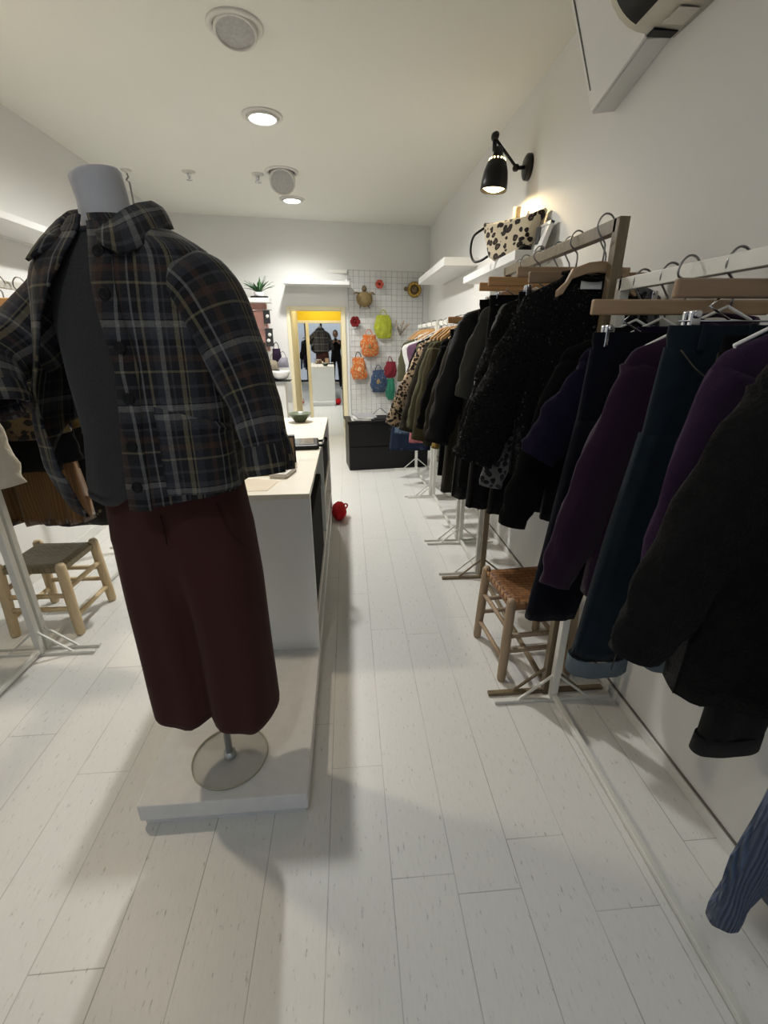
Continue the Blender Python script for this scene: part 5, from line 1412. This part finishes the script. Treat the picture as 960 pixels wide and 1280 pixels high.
# ------------------------------------------------------------------ photographer, seen only in the fitting room mirror
m_pcloth = fabric('black_coat_cloth', (.010, .010, .011), .3)
m_skin = mat('skin', (.38, .22, .15), .55, 0, .08, 20.)
m_hair = mat('dark_hair', (.012, .009, .008), .6, 0, .3, 60., .4, 200.)
m_shoe = mat('dark_shoe', (.02, .018, .017), .45)
px, py = -.06, -.42
def skinmesh(name, verts, edges, radii, m, parent, sub=2, root=0):
    me = bpy.data.meshes.new(name); me.from_pydata([Vector(v) for v in verts], edges, []); me.materials.append(m)
    o = bpy.data.objects.new(name, me); link(o, parent)
    md = o.modifiers.new('skin', 'SKIN'); md.use_smooth_shade = True
    for i, r in enumerate(radii):
        r = r if isinstance(r, tuple) else (r, r)
        me.skin_vertices[0].data[i].radius = r
    me.skin_vertices[0].data[root].use_root = True
    s = o.modifiers.new('sub', 'SUBSURF'); s.levels = sub; s.render_levels = sub
    return o
t = thing('person', 'person in black coat holding up a phone, seen in the fitting room mirror', 'person', (px, py, 0))
# body facing +Y; both hands raised to the phone in front of the face
V = [(0, 0, .93), (0, -.01, 1.08), (0, -.01, 1.25), (0, -.01, 1.38), (0, .0, 1.46), (0, .015, 1.52),
     (-.10, 0, .90), (-.11, .01, .50), (-.115, -.01, .10), (-.12, .12, .045),
     (.10, 0, .90), (.11, .01, .50), (.115, -.01, .10), (.12, .12, .045),
     (-.17, -.01, 1.40), (-.23, .04, 1.15), (-.10, .26, 1.34),
     (.17, -.01, 1.40), (.23, .04, 1.15), (.12, .26, 1.34)]
E_ = [(0, 1), (1, 2), (2, 3), (3, 4), (4, 5), (0, 6), (6, 7), (7, 8), (8, 9), (0, 10), (10, 11), (11, 12), (12, 13), (3, 14), (14, 15), (15, 16), (3, 17), (17, 18), (18, 19)]
Rr = [(.17, .12), (.15, .11), (.17, .12), (.16, .11), .07, .055, .10, .07, .05, .04, .10, .07, .05, .04, .075, .055, .04, .075, .055, .04]
skinmesh('body', V, E_, Rr, m_pcloth, t)
rows = []
for i in range(17):
    v = i / 16; a = PI * v; z = 1.635 + .118 * math.cos(a); r = math.sin(a)
    row = []
    for k in range(32):
        b_ = 2 * PI * k / 32; c, s = math.cos(b_), math.sin(b_)
        jaw = 1 - .22 * smooth((1.60 - z) / .1)
        row.append(Vector((.077 * r * c * jaw, .015 + .097 * r * s * jaw + (.014 * math.exp(-((z - 1.615) / .018) ** 2) * max(0, s) ** 12), z)))
    rows.append(row)
h = MB(); h.grid(rows, True); ho = h.build('head', m_skin, t)
rows = []
for i in range(12):
    v = i / 11; a = PI * .58 * v; z = 1.648 + .120 * math.cos(a); r = math.sin(a)
    rows.append([Vector((.084 * r * math.cos(b_), .002 + .100 * r * math.sin(b_) * (.86 if math.sin(b_) > 0 and z < 1.70 else 1), z)) for b_ in (2 * PI * k / 32 for k in range(32))])
rows[-1] = [Vector((p.x, min(p.y, .02), p.z - .03)) for p in rows[-1]]
MB().grid(rows, True).build('hair', m_hair, t)
m_eye = mat('eye_dark', (.02, .015, .012), .2)
for s in (-1, 1):
    MB().lathe([(.001, .008), (.011, .004), (.012, -.004)], c=(s * .031, .103, 1.640), axis=(0, 1, 0), n=12).build('eye', m_eye, ho)
    MB().lathe([(.001, -.010), (.022, -.006), (.026, .006), (.001, .010)], c=(s * .078, .01, 1.630), axis=(1, 0, 0), n=12, sx=.7).build('ear', m_skin, ho)
MB().tube([(-.024, .096, 1.575), (0, .104, 1.573), (.024, .096, 1.575)], [.003, .006, .003], 8).build('mouth', mat('lips', (.30, .11, .09), .5), ho)
for s in (-1, 1):
    c = Vector((s * .085, .31, 1.42))
    w = Vector((s * .11, .265, 1.35))
    skinmesh('hand', [w, w.lerp(c, .6), c], [(0, 1), (1, 2)], [.026, (.034, .018), (.036, .016)], m_skin, t)
    for k in range(4):
        b_ = c + Vector((s * .012 * 0, .008, -.026 + .019 * k)); L = (.062, .072, .068, .054)[k]
        skinmesh('finger', [b_ + Vector((s * .004, -.004, -.004)), b_ + Vector((-s * L * .35, .026, .008)), b_ + Vector((-s * L * .8, .024, .016)), b_ + Vector((-s * L, .012, .02))], [(0, 1), (1, 2), (2, 3)], [.010, .009, .008, .007], m_skin, t)
    skinmesh('thumb', [c + Vector((0, -.012, -.03)), c + Vector((-s * .025, -.024, .0)), c + Vector((-s * .045, -.016, .022))], [(0, 1), (1, 2)], [.012, .010, .008], m_skin, t)
t = thing('phone', 'dark smartphone held up by the person in the mirror', 'phone', (px, py + .335, 1.44))
MB().box(-.078, .078, -.004, .004, -.036, .036).build('phone_body', m_black_lac, t, sm=False, bevel=.003)
MB().box(-.074, .074, -.0045, -.004, -.033, .033).build('screen', mat('phone_screen', (.05, .06, .08), .1), t, sm=False)
MB().box(.045, .07, .004, .0055, .0, .028).build('camera_bump', m_black, t, sm=False, bevel=.001)
